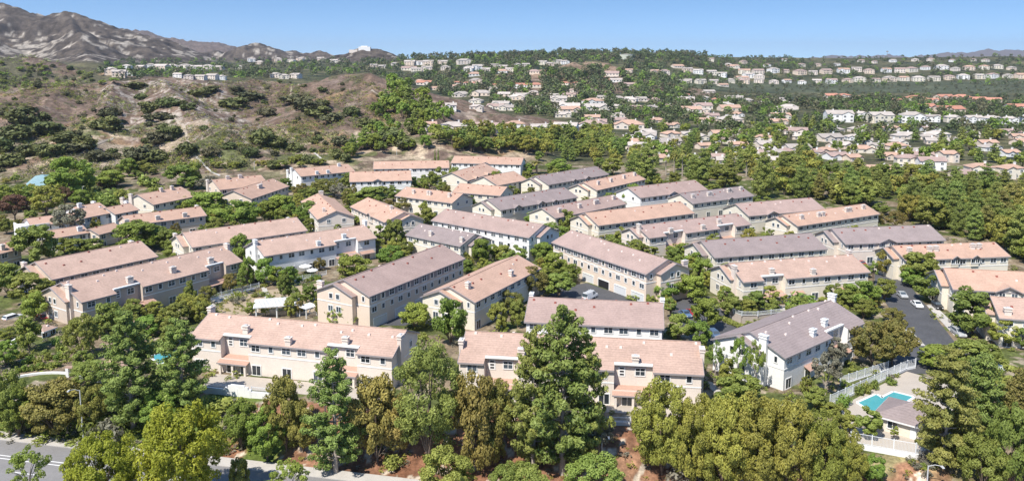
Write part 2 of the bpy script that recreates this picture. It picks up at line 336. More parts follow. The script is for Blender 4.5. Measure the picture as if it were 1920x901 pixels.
# ------------------------------------------------------------------ the land: one sheet out to the horizon
def build_land():
    ux = np.concatenate([np.linspace(-180, -52, 60), np.linspace(-51, 51, 1020), np.linspace(52, 180, 60)]) * math.pi / 180
    rr = np.concatenate([[1.0, 20, 50, 80], np.geomspace(95, 230, 260), np.geomspace(231, 900, 240), np.geomspace(908, 5200, 400), np.geomspace(5300, 18000, 60)])
    A, R = np.meshgrid(ux, rr); X = R * np.sin(A); Y = R * np.cos(A)
    Z = np.where(Y > -50, height(X, np.maximum(Y, 0.5)), -8.0)
    Z = np.where((A < -1.4) | (A > 1.4), np.minimum(Z, -8.0) * 0 - 8.0, Z)
    nr, na = X.shape; V = np.stack([X, Y, Z], -1).reshape(-1, 3)
    i = np.arange(nr - 1)[:, None] * na + np.arange(na - 1)[None, :]
    Fq = np.stack([i, i + 1, i + na + 1, i + na], -1).reshape(-1, 4)
    me = np_mesh('ground', V, Fq, [])
    # land cover by place: what grows or lies there
    C = np.zeros((nr, na, 3)); n1 = fbm(X, Y, 40, 4, 31); n2 = fbm(X, Y, 9, 3, 41); n3 = fbm(X, Y, 3.0, 2, 51)
    def c(r, g, b): return np.array([r, g, b])
    def put(mask, col):
        nonlocal C
        C = C * (1 - mask[..., None]) + np.asarray(col) * mask[..., None]
    valley = c(.075, .075, .04) + (n1[..., None] - .5) * c(.16, .12, .06) + (n2[..., None] - .5) * c(.10, .08, .05)
    C[:] = np.clip(valley, .015, 1)
    # the housing estate: mulch beds, clipped green, pale paths
    est = sstep((520 - Y) / 40)
    put(est, c(.20, .155, .105)); put(est * sstep((n2 - .42) / .08), c(.085, .10, .032)); put(est * sstep((n3 - .66) / .06), c(.30, .25, .18))
    # dry scrub hills
    hm = np.zeros_like(Z)
    for pts, w, p in HILLS: hm = np.maximum(hm, sstep((ridge_h(X, Y, pts, w, p) - 1.0) / 5))
    hm = np.where((Y < 1250) & (X < -40), np.maximum(hm, sstep((X / np.maximum(Y, 1) + .25) / -.03) * sstep((Y - 430) / 40) * sstep((1000 - Y) / 80)), hm)
    hill = c(.158, .112, .085) + (n1[..., None] - .5) * c(.10, .06, .03) + (n2[..., None] - .5) * c(.14, .11, .09)
    C = C * (1 - hm[..., None]) + np.clip(hill, .03, 1) * hm[..., None]
    put(hm * sstep((fbm(X, Y, 55, 3, 77) - .65) / .035) * .8, c(.25, .165, .095))
    put(hm * sstep((ridged(X, Y, 48, 3, 61) - .83) / .05) * .8, c(.30, .24, .19))
    put(hm * sstep((fbm(X, Y, 14, 3, 91) - .65) / .035) * .9, c(.085, .08, .045))
    spur = sstep((ridge_h(X, Y, HILLS[2][0], 60, 1) - 2) / 8); put(spur * sstep((n3 - .55) / .08) * .8, c(.36, .315, .27))
    foot = hm * sstep((560 - Y) / 60); put(foot * sstep((n2 - .50) / .1), c(.36, .285, .205)); put(foot * sstep((fbm(X, Y, 12, 3, 19) - .55) / .06), c(.11, .115, .05))
    mound = sstep((ridge_h(X, Y, HILLS[8][0], 150, 1.0) - 30) / 12) * (Y > 1250); put(mound, c(.25, .175, .125) + (n2[..., None] - .5) * c(.14, .1, .07)); put(mound * sstep((fbm(X, Y, 30, 3, 4) - .58) / .05), c(.07, .075, .035))
    left_dark = sstep((ridge_h(X, Y, HILLS[7][0], 240, 1.3) - 20) / 10); put(left_dark * sstep((n1 - .42) / .1), c(.085, .08, .05))
    for q, r_ in (((222, 294), 13), ((190, 300), 8), ((150, 318), 14), ((690, 262), 12), ((720, 240), 10)):
        gx, gy, _ = ground(*q); put(hm * sstep((r_ - np.hypot(X - gx, (Y - gy) * .55) + (n3 - .5) * 8) / 3) * (Y > 60), c(.34, .275, .205))
    # the dark green slope under the far ridge houses
    u = X / np.maximum(Y, 1); sl = sstep((u - .16) / .04) * sstep((Y - 1480) / 60) * sstep((1840 - Y) / 25)
    put(sl, np.clip(c(.075, .085, .05) + (n1[..., None] - .5) * c(.05, .05, .03), .02, 1))
    # mountains: grey scrub over pale rock
    mt = np.zeros_like(Z)
    for pts, w, p in MTNS: mt = np.maximum(mt, sstep((ridge_h(X, Y, pts, w, p) - 52) / 12))
    mt = mt * (Y > 1500)
    m4 = fbm(X, Y, 16, 3, 29); m1 = fbm(X, Y, 260, 4, 13); m2 = ridged(X * .8 + Y * .5, Y, 120, 4, 17); m3 = fbm(X, Y, 45, 3, 23)
    C = C * (1 - mt[..., None]) + np.clip(c(.082, .066, .053) + (m4[..., None] - .5) * c(.17, .14, .11), .012, 1) * mt[..., None]
    rockm = mt * sstep((m1 * .62 + m2 * .15 + (m3 - .5) * .75 + (m4 - .5) * .8 + .075 - np.clip((Z - 90) / 900, 0, .13) - .65) / .035)
    put(rockm, np.clip(c(.235, .205, .17) + (m4[..., None] - .5) * c(.40, .36, .31), .04, 1))
    put(mt * (Y > 4000), c(.13, .10, .085))
    # bank above the street: red-brown mulch with pale stones, green cover at its left
    ye, yb = plateau_edge(X), street_back(X); bk = ((Y < ye + 1) & (Y > 60)).astype(float)
    put(bk, np.clip(c(.235, .125, .075) + (n2[..., None] - .5) * c(.16, .12, .08), .02, 1))
    put(bk * sstep((fbm(X, Y, 1.6, 2, 7) - .64) / .05), c(.48, .40, .31))
    put(bk * sstep((-38 - X + (n2 - .5) * 20) / 6) * sstep((n2 - .38) / .12), c(.10, .135, .03))
    put(bk * sstep((X - 45) / 8) * sstep((n2 - .47) / .1), c(.20, .17, .085))
    ca = me.color_attributes.new('cover', 'FLOAT_COLOR', 'POINT')
    ca.data.foreach_set('color', np.concatenate([C, np.ones((nr, na, 1))], -1).astype(np.float32).ravel())
    m, nt, N, L, B = new_mat('land_cover')
    at = N.new('ShaderNodeAttribute'); at.attribute_name = 'cover'
    tc = N.new('ShaderNodeTexCoord'); n = N.new('ShaderNodeTexNoise'); n.inputs['Scale'].default_value = .35; n.inputs['Detail'].default_value = 6; n.inputs['Roughness'].default_value = .7
    L.new(tc.outputs['Object'], n.inputs['Vector'])
    mr = N.new('ShaderNodeMapRange'); mr.inputs[1].default_value = .3; mr.inputs[2].default_value = .7; mr.inputs[3].default_value = .55; mr.inputs[4].default_value = 1.45; L.new(n.outputs['Fac'], mr.inputs[0])
    hs = N.new('ShaderNodeHueSaturation'); L.new(at.outputs['Color'], hs.inputs['Color']); L.new(mr.outputs[0], hs.inputs['Value'])
    for sc_, lo_, hi_ in ((1.3, .72, 1.28), (.09, .75, 1.25), (.025, .82, 1.18)):
        n_ = N.new('ShaderNodeTexNoise'); n_.inputs['Scale'].default_value = sc_; n_.inputs['Detail'].default_value = 5; n_.inputs['Roughness'].default_value = .75; L.new(tc.outputs['Object'], n_.inputs['Vector'])
        r_ = N.new('ShaderNodeMapRange'); r_.inputs[1].default_value = .38; r_.inputs[2].default_value = .62; r_.inputs[3].default_value = lo_; r_.inputs[4].default_value = hi_; L.new(n_.outputs['Fac'], r_.inputs[0])
        k_ = N.new('ShaderNodeMath'); k_.operation = 'MULTIPLY'; L.new(hs.inputs['Value'].links[0].from_socket, k_.inputs[0]); L.new(r_.outputs[0], k_.inputs[1]); L.new(k_.outputs[0], hs.inputs['Value'])
    L.new(hs.outputs[0], B.inputs['Base Color']); B.inputs['Roughness'].default_value = .95; B.inputs['Specular IOR Level'].default_value = .1
    me.materials.append(m)
    o = link('ground', me); tag(o, 'land under the whole view, dry scrub hills and green valley floor', kind='structure')
    me.polygons.foreach_set('use_smooth', np.ones(len(me.polygons), bool))
build_land()

def sheet(name, pts, z, m, kind='structure', th=.12, label=None, zfun=None):
    b = MB(); b.slab([(x, y, z if zfun is None else zfun(x, y)) for x, y in pts], th); o = b.build(name, m); tag(o, label, kind=kind); return o
def pl(px, py, z=0.): return PL(px, py, z)[:2]
def strip(a, b_, w0, w1):
    """quad along a line a-b between offsets w0 and w1 to its left"""
    d = (Vector(b_) - Vector(a)).normalized(); n = Vector((-d.y, d.x)); A, Bp = Vector(a), Vector(b_)
    return [tuple(A + n * w0), tuple(Bp + n * w0), tuple(Bp + n * w1), tuple(A + n * w1)]
# the street at the bottom: pavement, kerb, carriageway, painted lines
SA = (-330.0, float(street_back(-330.0))); SB = (330.0, float(street_back(330.0)))
sheet('pavement', strip(SA, SB, 0, -2.6), STREET_Z + .13, M['concrete'], th=.35)
sheet('kerb', strip(SA, SB, -2.603, -2.8), STREET_Z + .126, M['concrete'], th=.3)
sheet('street', strip(SA, SB, -2.803, -26), STREET_Z, M['street'], th=.1)
b = MB()
for w in (-7.6, -8.55):
    b.slab([(x, y, STREET_Z + .008) for x, y in strip(SA, SB, w, w - .22)], .004)
dS = (Vector(SB) - Vector(SA)).normalized()
for k in range(44):
    a = Vector(SA) + dS * (k * 14.6 + 3); e = a + dS * 4.6
    b.slab([(x, y, STREET_Z + .008) for x, y in strip(a, e, -12.2, -12.4)], .004)
tag(b.build('road_marking', M['paint']), kind='structure')

# the air between here and the mountains
b = MB(); b.box(-19500, 19500, -19500, 19500, -60, 470); hz_o = b.mesh('haze', []); m = bpy.data.materials.new('haze_air'); m.use_nodes = True; nt = m.node_tree; nt.nodes.remove(nt.nodes['Principled BSDF'])
vol = nt.nodes.new('ShaderNodeVolumePrincipled'); vol.inputs['Color'].default_value = (.80, .88, 1, 1); vol.inputs['Density'].default_value = 4.5e-5; vol.inputs['Anisotropy'].default_value = .2
nt.links.new(vol.outputs[0], nt.nodes['Material Output'].inputs['Volume']); hz_o.materials.append(m); tag(link('haze', hz_o), 'thin pale haze filling the air', kind='stuff')
# ------------------------------------------------------------------ row houses of the estate
SLOPE = .40
_wcache = {}
def win_meshes(w, h, style):
    k = (round(w, 1), round(h, 1), style)
    if k not in _wcache:
        g = MB(); g.box(-w / 2, w / 2, -.03, .02, -h / 2, h / 2)
        f = MB(); t = .17
        if style == 'slot':
            f.box(-w / 2 - t, w / 2 + t, -.06, -.035, -h / 2 - t, h / 2 + t)
            g = MB()
            for i in (-1, 0, 1): g.box(-w / 2 + .12, w / 2 - .12, -.085, -.062, i * h / 3 - .2, i * h / 3 + .12)
        else:
            f.box(-w / 2 - t, -w / 2, -.10, .01, -h / 2 - t, h / 2 + t); f.box(w / 2, w / 2 + t, -.10, .01, -h / 2 - t, h / 2 + t)
            f.box(-w / 2, w / 2, -.10, .01, h / 2, h / 2 + t); f.box(-w / 2, w / 2, -.12, .01, -h / 2 - t, -h / 2)
            if w > 1.1: f.box(-.05, .05, -.07, -.032, -h / 2, h / 2)
            if w > 1.1 and style == 'grid': f.box(-w / 2, -.051, -.068, -.032, .1, .17); f.box(.051, w / 2, -.068, -.032, .1, .17)
        gm = g.mesh('window', M['dark'] if style == 'slot' else M['glass']); fm = f.mesh('frame', M['trim'])
        j = MB(); n = len(g.v); j.v = g.v + f.v; j.f = g.f + [tuple(i + n for i in q) for q in f.f]; j.m = [0] * len(g.f) + [1] * len(f.f)
        _wcache[k] = (gm, fm, j.mesh('window', [M['dark'] if style == 'slot' else M['glass'], M['trim']]))
    return _wcache[k]
def window(root, x, y, z, rz, w, h, near, style='plain'):
    gm, fm, jm = win_meshes(w, h, style)
    o = link('window', gm if near else jm, root, (x, y, z), rz)
    if near: link('frame', fm, o)
    return o
_gc = {}
def garage(root, x, y, z, rz, w, near, openit=False):
    k = (w, openit)
    if k not in _gc:
        d = MB(); d.box(-w / 2, w / 2, -.05, .02, 0, 2.25)
        for i in range(1, 4): d.box(-w / 2, w / 2, -.062, -.052, i * .56 - .02, i * .56 + .02)
        f = MB(); f.box(-w / 2 - .2, -w / 2, -.16, .01, 0, 2.45); f.box(w / 2, w / 2 + .2, -.16, .01, 0, 2.45); f.box(-w / 2, w / 2, -.16, .01, 2.25, 2.45)
        _gc[k] = (d.mesh('garage_door', M['dark'] if openit else M['garage']), f.mesh('frame', M['trim']))  # open one keeps the door panel, coloured dark for the shade inside
    o = link('garage_door', _gc[k][0], root, (x, y, z), rz); link('frame', _gc[k][1], o)
    if openit: o['label'] = 'open garage doorway, its inner shade a dark panel'
_vm = {}
def vent_mesh(kind):
    if kind not in _vm:
        b = MB(); b.box(-.28, .28, -.24, .24, -.25, .30, top=(.05, .05)); _vm[kind] = b.mesh('roof_vent', M['vent_red'] if kind == 'r' else M['vent_pale'])
    return _vm[kind]
LANDMARK = []    # (short name, x, y, radius) for telling plants apart
BLD = []
def rowhouse(p1, p2, pr, he, roof, wall, short, label, near=True, style='F', recess=(), wl=0, wr=0, ends=(), slopech=(), vents='r', dormers=(), pents=(), garages=None, openg=None, W=None, bandc=None, cat='row house', hip=False, name='row_house', baselevel=0.0, slope=SLOPE, double=None):
    """p1,p2: photo pixels of the near eave's two corners; pr: a pixel on the ridge; he: eave height above the ground"""
    zb = baselevel
    A = Vector(PL(*p1, he + zb)); Bq = Vector(PL(*p2, he + zb)); u = (Bq - A); L = math.hypot(u.x, u.y); u = Vector((u.x, u.y, 0)).normalized(); v = Vector((-u.y, u.x, 0))
    if v.y < 0: v = -v
    Wfix = W
    if W is None:
        best = None
        for W_ in np.arange(7, 20, .1):
            a = A + v * (W_ / 2); z = he + zb + W_ / 2 * slope; q = a + u * L
            x0, y0 = proj(a.x, a.y, z); x1, y1 = proj(q.x, q.y, z)
            e = abs(y0 + (y1 - y0) * (pr[0] - x0) / (x1 - x0) - pr[1])
            if best is None or e < best[0]: best = (e, W_)
        W = best[1]
    W = min(max(W, 8.5), 18.0)
    rz = math.atan2(u.y, u.x); c = A + u * (L / 2) + v * (W / 2)
    BLD.append((short, round(L, 1), round(W, 1), round(math.degrees(rz)), Wfix))
    root = thing(name, (c.x, c.y, zb), rz, label, cat); LANDMARK.append((short, c.x, c.y, L, W, rz))
    h = L / 2; w2 = W / 2; ov = .45; hr = he + w2 * slope; xe = h - .4; yw = w2 - ov      # wall planes
    rm = M[roof]
    # roof slabs: near slope cut back over recesses, far slope whole
    rb = MB(); fb = MB(); segs = []; x = -h
    for a, b_ in sorted(recess):
        xa, xb = -h + a * L, -h + b_ * L; segs += [(x, xa, 0.0), (xa, xb, 1.7)]; x = xb
    segs.append((x, h, 0.0))
    for x0, x1, cut in segs:
        ye = -w2 + cut; ze = he + cut * slope
        rb.slab([(x0, ye, ze), (x1, ye, ze), (x1, 0, hr), (x0, 0, hr)], .16)
        fb.box(x0 + .01, x1 - .01, ye - .09, ye - .004, ze - .30, ze + .03)
    rb.slab([(-h, 0, hr), (h, 0, hr), (h, w2, he), (-h, w2, he)], .16)
    rb.box(-h - .02, h + .02, -.14, .14, hr - .04, hr + .09)
    for s in (-1, 1):
        for y0, y1 in ((-w2, 0), (0, w2)):
            z0, z1 = (he, hr) if y1 == 0 else (hr, he)
            xs = sorted((s * h, s * (h + .09)))
            n = len(fb.v)
            for xx in xs:
                fb.v += [(xx, y0, z0 - .26), (xx, y1, z1 - .26), (xx, y1, z1 + .05), (xx, y0, z0 + .05)]
            for q in ((0, 1, 2, 3), (4, 7, 6, 5), (0, 4, 5, 1), (3, 2, 6, 7), (0, 3, 7, 4), (1, 5, 6, 2)): fb.f.append(tuple(n + i for i in q)); fb.m.append(0)
    # dormer gables on the near slope
    wb = MB()
    def zr(y): return hr - abs(y) * slope
    for fx, dw, dh in dormers:
        xc = -h + fx * L; zt = he + dh; yback = -(hr - zt) / slope; yf = -w2 - .55
        rb.slab([(xc, yf, zt), (xc, yback, zt), (xc - dw / 2, -w2 + .05, he + .02), (xc - dw / 2, yf, he - .02)][::-1], .14)
        rb.slab([(xc, yback, zt), (xc, yf, zt), (xc + dw / 2, yf, he - .02), (xc + dw / 2, -w2 + .05, he + .02)][::-1], .14)
        yq = -w2 + ov - .42
        wb.quad((xc - dw / 2 + .35, yq, he - 2.6), (xc + dw / 2 - .35, yq, he - 2.6), (xc + dw / 2 - .35, yq, he - .05), (xc, yq, zt - .22), (xc - dw / 2 + .35, yq, he - .05))
        for s in (-1, 1): wb.quad((xc + s * (dw / 2 - .35), yq, he - 2.6), (xc + s * (dw / 2 - .35), -yw, he - 2.6), (xc + s * (dw / 2 - .35), -yw, he), (xc + s * (dw / 2 - .35), yq, he - .05))
        for s in (-1, 1):     # dark rake board
            fb.tube([(xc, yf - .03, zt - .08), (xc + s * dw / 2, yf - .03, he - .1)], [.14, .14], 4)
        for q in (-.22, .22): window(root, xc + q * dw, yq, he - .95, 0, 1.3, 1.2, near and L > 0)
    # wall shell
    zf = he - 3.4 if he > 5 else he * .45
    for x0, x1, cut in segs:
        a, b_ = max(x0, -xe), min(x1, xe)
        if cut == 0: wb.quad((a, -yw, -.4), (b_, -yw, -.4), (b_, -yw, he + .03), (a, -yw, he + .03))
        else:
            wb.quad((a, -yw, -.4), (b_, -yw, -.4), (b_, -yw, zf - .5), (a, -yw, zf - .5))
            wb.quad((a, -yw + cut, zf - .6), (b_, -yw + cut, zf - .6), (b_, -yw + cut, he + cut * slope + .03), (a, -yw + cut, he + cut * slope + .03))
            for xx in (a, b_): wb.quad((xx, -yw, zf - .6), (xx, -yw + cut, zf - .6), (xx, -yw + cut, he + (cut + .3) * slope), (xx, -yw, he + .05))
    wb.quad((xe, yw, -.4), (-xe, yw, -.4), (-xe, yw, he + .03), (xe, yw, he + .03))
    for s in (-1, 1): wb.quad((s * xe, -yw, -.4), (s * xe, yw, -.4), (s * xe, yw, zr(yw) - .1), (s * xe, 0, hr - .12), (s * xe, -yw, zr(yw) - .1))
    # gable wings at the ends
    wings = []
    for s, on in ((-1, wl), (1, wr)):
        if not on: continue
        y0, y1 = -.22 * W, .5 * W - ov; yc = (y0 + y1) / 2; ht = he - .25 + (y1 - y0) / 2 * slope + .35 * slope; xo = s * (xe + 1.5)
        xr = s * (xe + 1.95); xi = s * (xe - .05)
        q1 = [(xi, yc, ht), (xr, yc, ht), (xr, y0 - .45, he - .25 - .1), (xi, y0 - .45, he - .25 - .1)]; q2 = [(xr, yc, ht), (xi, yc, ht), (xi, y1 + .45, he - .35), (xr, y1 + .45, he - .35)]
        for q in (q1, q2): rb.slab(q if s < 0 else q[::-1], .14)
        for q in ((y0 - .45, he - .4), (y1 + .45, he - .4)): fb.tube([(xr + s * .03, yc, ht - .06), (xr + s * .03, q[0], q[1])], [.15, .15], 4)
        wb.quad((xo, y0, -.4), (xo, y1, -.4), (xo, y1, he - .3), (xo, yc, ht - .16), (xo, y0, he - .3))
        for yy in (y0, y1): wb.quad((s * xe, yy, -.4), (xo, yy, -.4), (xo, yy, he - .3), (s * xe, yy, he - .3))
        wings.append((s, xo, y0, y1, yc))
    wall_o = wb.build('wall', M[wall], root)
    roof_o = rb.build('roof', rm, root); fb.build('fascia', M['fascia'], roof_o)
    rz_end = {-1: -math.pi / 2, 1: math.pi / 2}
    # end windows
    for s in (-1, 1):
        wing = [q for q in wings if q[0] == s]
        if wing:
            _, xo, y0, y1, yc = wing[0]
            for dy in (-1.1, 1.1): window(root, xo, yc + dy, he - 1.1, rz_end[s], 1.0, 1.2, near)
            if near:
                window(root, s * xe, -.36 * W, he - 1.0, rz_end[s], .6, 1.2, near)
                for dy in (-1.3, 1.3): window(root, xo, yc + dy, he - 4.3, rz_end[s], 1.4, 1.4, near)
        else:
            for dy in (-.2 * W, .2 * W): window(root, s * xe, dy, he - 1.0, rz_end[s], 1.2, 1.2, near)
    # belt course
    bb = MB(); zb2 = he - 2.75
    for x0, x1, cut in segs:
        if cut == 0: bb.box(max(x0, -xe) + .003, min(x1, xe) - .003, -yw - .07, -yw - .003, zb2, zb2 + .22)
    for s in (-1, 1):
        xs = sorted((s * (xe + .003), s * (xe + .07))); bb.box(xs[0], xs[1], -yw, -.22 * W if any(q[0] == s for q in wings) else yw, zb2 + .004, zb2 + .224)
    for s, xo, y0, y1, yc in wings:
        xs = sorted((xo + s * .003, xo + s * .07)); bb.box(xs[0], xs[1], y0, y1, zb2, zb2 + .22)
    bb.build('trim_band', M['trim'], wall_o)
    # openings on the long near side
    for x0, x1, cut in segs:
        a, b_ = max(x0, -xe), min(x1, xe); ww = b_ - a
        if ww < 1.6: continue
        if cut:
            window(root, a + ww * .68, -yw + cut, he - .85, 0, 1.7, 1.4, near, 'grid'); window(root, a + ww * .2, -yw + cut, he - .85, 0, 1.0, 1.8, near, 'slot')
            n = MB(); n.box(a, b_, -yw + cut - .75, -yw + cut - .05, he + cut * slope - .12, he + cut * slope + .22); n.build('cornice', M['trim'], root)
            p = MB(); p.slab([(a - .3, -yw - 1.3, zf - 1.15), (b_ + .2, -yw - 1.3, zf - 1.15), (b_ + .2, -yw + cut, zf - .2), (a - .3, -yw + cut, zf - .2)], .15); pr_ = p.build('pent_roof', M['pent_roof'], root)
            q = MB(); q.box(a - .3, b_ + .2, -yw - 1.4, -yw - 1.302, zf - 1.36, zf - 1.1); q.build('fascia', M['fascia'], pr_)
            for t in (.05, .5, .95): pp = MB(); xx = a + ww * t; pp.box(xx - .22, xx + .22, -yw - 1.2, -yw - .8, -.3, zf - 1.2); pp.build('porch_post', M[wall], root)
            window(root, a + ww * .35, -yw, 1.05, 0, 1.9, 2.0, near); window(root, a + ww * .78, -yw, 1.05, 0, 1.0, 2.1, near)
            continue
        n = max(1, int(ww / 3.3)); stp = ww / n
        for i in range(n):
            xx = a + stp * (i + .5)
            if any(abs(xx - (-h + f * L)) < dw / 2 + .5 for f, dw, _ in dormers): continue
            window(root, xx, -yw, he - 1.12, 0, 1.8 if i % 3 != 1 else .9, 1.25, near, 'grid' if near else 'plain')
            if style == 'G' and he > 7: window(root, xx, -yw, he - 3.75, 0, 1.7 if i % 3 == 0 else 1.0, 1.25, near)
            if style == 'F' and i % 2 == 0: window(root, xx, -yw, 1.12, 0, 1.9, 2.0, near)
    if style == 'G' and near:
        n = int(L / 7.2)
        for i in range(n): garage(root, -h + L * (i + .5) / n, -yw, 0, 0, 4.9, near, openit=(openg == i))
    if bandc:   # darker panels between the upper windows
        n = max(1, int((2 * xe) / 3.3)); stp = 2 * xe / n; pm = MB(); pm.box(-.62, .62, -.04, -.003, -1.95, -.3); pme = pm.mesh('wall_panel', M['fascia'])
        for i in range(n - 1): link('wall_panel', pme, wall_o, (-xe + stp * (i + 1), -yw, he))
        pass
    for f, pw in pents:
        xc = -h + f * L; p = MB(); p.slab([(xc - pw / 2, -yw - 1.5, zf - 1.0), (xc + pw / 2, -yw - 1.5, zf - 1.0), (xc + pw / 2, -yw - .003, zf - .3), (xc - pw / 2, -yw - .003, zf - .3)], .15); pr_ = p.build('pent_roof', M['pent_roof'], root)
        q = MB(); q.box(xc - pw / 2, xc + pw / 2, -yw - 1.6, -yw - 1.502, zf - 1.2, zf - .95); q.build('fascia', M['fascia'], pr_)
    # chimneys
    def chim(parent, x, y, z0, z1, a, b_, nm='chimney'):
        k = MB(); k.box(x - a / 2, x + a / 2, y - b_ / 2, y + b_ / 2, z0, z1); k.box(x - a / 2 - .12, x + a / 2 + .12, y - b_ / 2 - .12, y + b_ / 2 + .12, z1 - .55, z1 - .35); k.box(x - a / 2 - .15, x + a / 2 + .15, y - b_ / 2 - .15, y + b_ / 2 + .15, z1 + .001, z1 + .2)
        o = k.build(nm, M['white'] if wall == 'white' else M['chim'], parent); fl = MB(); fl.box(x - a * .28, x + a * .28, y - b_ * .28, y + b_ * .28, z1 + .203, z1 + .38); fl.build('chimney_cap', M['metal'], o)
    for s, yf in ends:
        yy = yf * W; xx = s * (xe + .42); chim(root, xx, yy, -.3, max(zr(yy) + 1.3, he + 1.6), .8, 1.7)
    for fx, fy in slopech:
        xx = -h + fx * L; yy = -w2 * (1 - fy); chim(roof_o, xx, yy, zr(yy) - .3, zr(yy) + 1.35, 1.5 if len(short) % 2 else 1.2, .9)
    r = random.Random(short); nv = int(L / 4.2)
    for i in range(nv):
        xx = -h + L * (i + r.uniform(.2, .8)) / nv; yy = -w2 * r.choice((.06, .12, .2, .3, .45)) * (1 if r.random() < .9 else -1)
        link('roof_vent', vent_mesh('r' if vents == 'r' and r.random() < .8 else 'p'), roof_o, (xx, yy, zr(yy)))
    return root
R_ = rowhouse
FR = dict(style='F')
H2, H3 = 6.8, 8.4
R_((353, 632), (736, 669.5), (380, 584.5), 7.0, 'roof_pink', 'beige', 'front rowhouse above white garden wall', 'long pink-roofed beige row house above the white garden wall, foremost at left', recess=((.16, .30), (.68, .83)), ends=((1, -.22), (-1, .05)), slopech=((.26, .38), (.50, .1), (.76, .3)), vents='p')
R_((858, 679), (1320, 703), (871, 620), 7.0, 'roof_pink', 'beige', 'front rowhouse behind tallest pine', 'pink-roofed beige row house half hidden behind the tallest front pine', recess=((.11, .25), (.645, .80)), ends=((-1, -.25), (1, -.2)), slopech=((.26, .3), (.73, .25)), vents='p')
R_((983, 603), (1245, 616), (985.5, 556), 6.8, 'roof_dusk', 'white', 'white-walled rowhouse behind front pine', 'white-walled row house with plain pink-brown roof and two white end chimneys', style='G', ends=((-1, .3), (1, .3)))
R_((693, 556), (872.5, 484.5), (642, 523.5), H3, 'roof_dusk', 'tan', 'central rowhouse with garage row', 'tan three-storey row house with blue-grey garage doors in the middle', style='G', wl=1, ends=((-1, .46),), bandc=1)
R_((891, 567), (1015, 503), (840, 537), 7.2, 'roof_salmon', 'cream', 'salmon-roofed rowhouse at frame centre', 'salmon-roofed cream row house next to the three-storey garage house', wl=1, slopech=((.12, .62), (.62, .3)), ends=())
R_((1034, 454), (1211.5, 514), (1073.6, 432), H3, 'roof_dusk', 'tan', 'tan rowhouse with open garage', 'tan three-storey row house with one garage standing open beside the white van', style='G', wr=1, ends=((1, .42),), vents='p', bandc=1, openg=3)
R_((1394, 529), (1632.7, 510), (1368.5, 493), 6.8, 'roof_pink', 'cream', 'cream rowhouse above curved retaining wall', 'cream row house with pink roof above the curved retaining wall', recess=((.16, .33),), wl=1, ends=((-1, -.2), (1, .1)), slopech=((.25, .3), (.55, .12)), pents=((.42, 4), (.78, 5)), vents='p')
R_((1473, 671), (1624, 604.5), (1412, 618), 7.0, 'roof_mauve', 'white', 'grey-roofed white rowhouse by pool', 'white row house with mauve-grey roof and three white chimneys, nearest the pool', recess=((.56, .78),), wl=1, ends=((-1, -.2), (1, 0)), slopech=((.42, .25), (.62, .38)), pents=((.3, 4),), vents='p')
R_((1340, 483), (1552, 466.6), (1315, 451), 6.8, 'roof_mauve', 'cream', 'grey-roofed rowhouse behind cream one', 'mauve-grey roofed row house close behind the cream house over the retaining wall', style='G', wl=1)
R_((1585.5, 457.6), (1774, 450), (1560, 428), 6.8, 'roof_mauve', 'beige', 'grey dormered rowhouse at right', 'mauve-roofed beige row house with one wide wall gable, in front of the right pines', wl=1, dormers=((.41, 6.5, 1.35),))
R_((1698, 488), (1895.7, 480.6), (1667, 460.5), 6.8, 'roof_salmon', 'cream', 'orange-roofed rowhouse below pine belt', 'long orange-roofed row house with pale roof boxes and two small gables', wl=1, dormers=((.47, 3, .9), (.66, 3, .9)), slopech=((.1, .5), (.3, .55), (.36, .55), (.72, .6), (.78, .6)))
R_((1787, 542), (1990, 553), (1769, 502), 6.8, 'roof_salmon', 'cream', 'orange-roofed rowhouse by parked cars', 'orange-roofed cream row house beside the parked cars, running out of the frame', wl=1, dormers=((.52, 6.5, 1.5),))
R_((1874, 596), (2010, 606), (1861, 555), 6.8, 'roof_pink', 'cream', 'pink-roofed house at right edge', 'pink-roofed house cut off by the right edge, in front of the orange-roofed one', wl=1, slopech=((.14, .2),))
R_((153, 567), (456, 489.6), (115, 529), 6.9, 'roof_pink', 'brown', 'brown rowhouse with four chimneys', 'brown-walled row house with pink roof and four chimneys, left above the garden', recess=((.19, .34), (.76, .88)), wl=1, ends=((-1, -.2), (1, -.1)), slopech=((.3, .32), (.56, .3), (.81, .3)), pents=((.37, 3),), vents='p')
R_((98, 524), (297, 480.6), (57.4, 492), 6.8, 'roof_pink', 'brown', 'plain pink-roofed rowhouse far left', 'plain pink-roofed row house just behind the brown four-chimney one', style='G', wl=1, ends=((-1, .35), (1, .3)))
R_((360, 464), (577, 432), (339.5, 436), 6.8, 'roof_pink', 'cream', 'pink-roofed rowhouse behind white rowhouse', 'pink-roofed row house with dark roof vents behind the white patio row house', style='G', wl=1, ends=((1, .4), (-1, .45)))
R_((495.3, 480.6), (707, 446), (478, 452), 6.8, 'roof_pink', 'white', 'white rowhouse with patio umbrella', 'white row house with pink roof above the patio umbrella', recess=((.62, .82),), ends=((-1, -.1), (1, 0)), slopech=((.47, .12), (.72, .3)), pents=((.9, 5),), vents='p')
R_((759.6, 440), (863, 461.5), (758, 413), 6.6, 'roof_mauve', 'cream', 'small grey-roofed rowhouse mid-frame', 'short mauve-roofed row house tucked between two long pink-roofed ones', wr=1, slopech=((.4, .3), (.95, .3)), vents='p')
R_((808, 413), (992, 445.5), (835, 391), H3, 'roof_dusk', 'white', 'long white-walled garage rowhouse', 'long white-walled three-storey row house with dusky pink roof', style='G', wr=1)
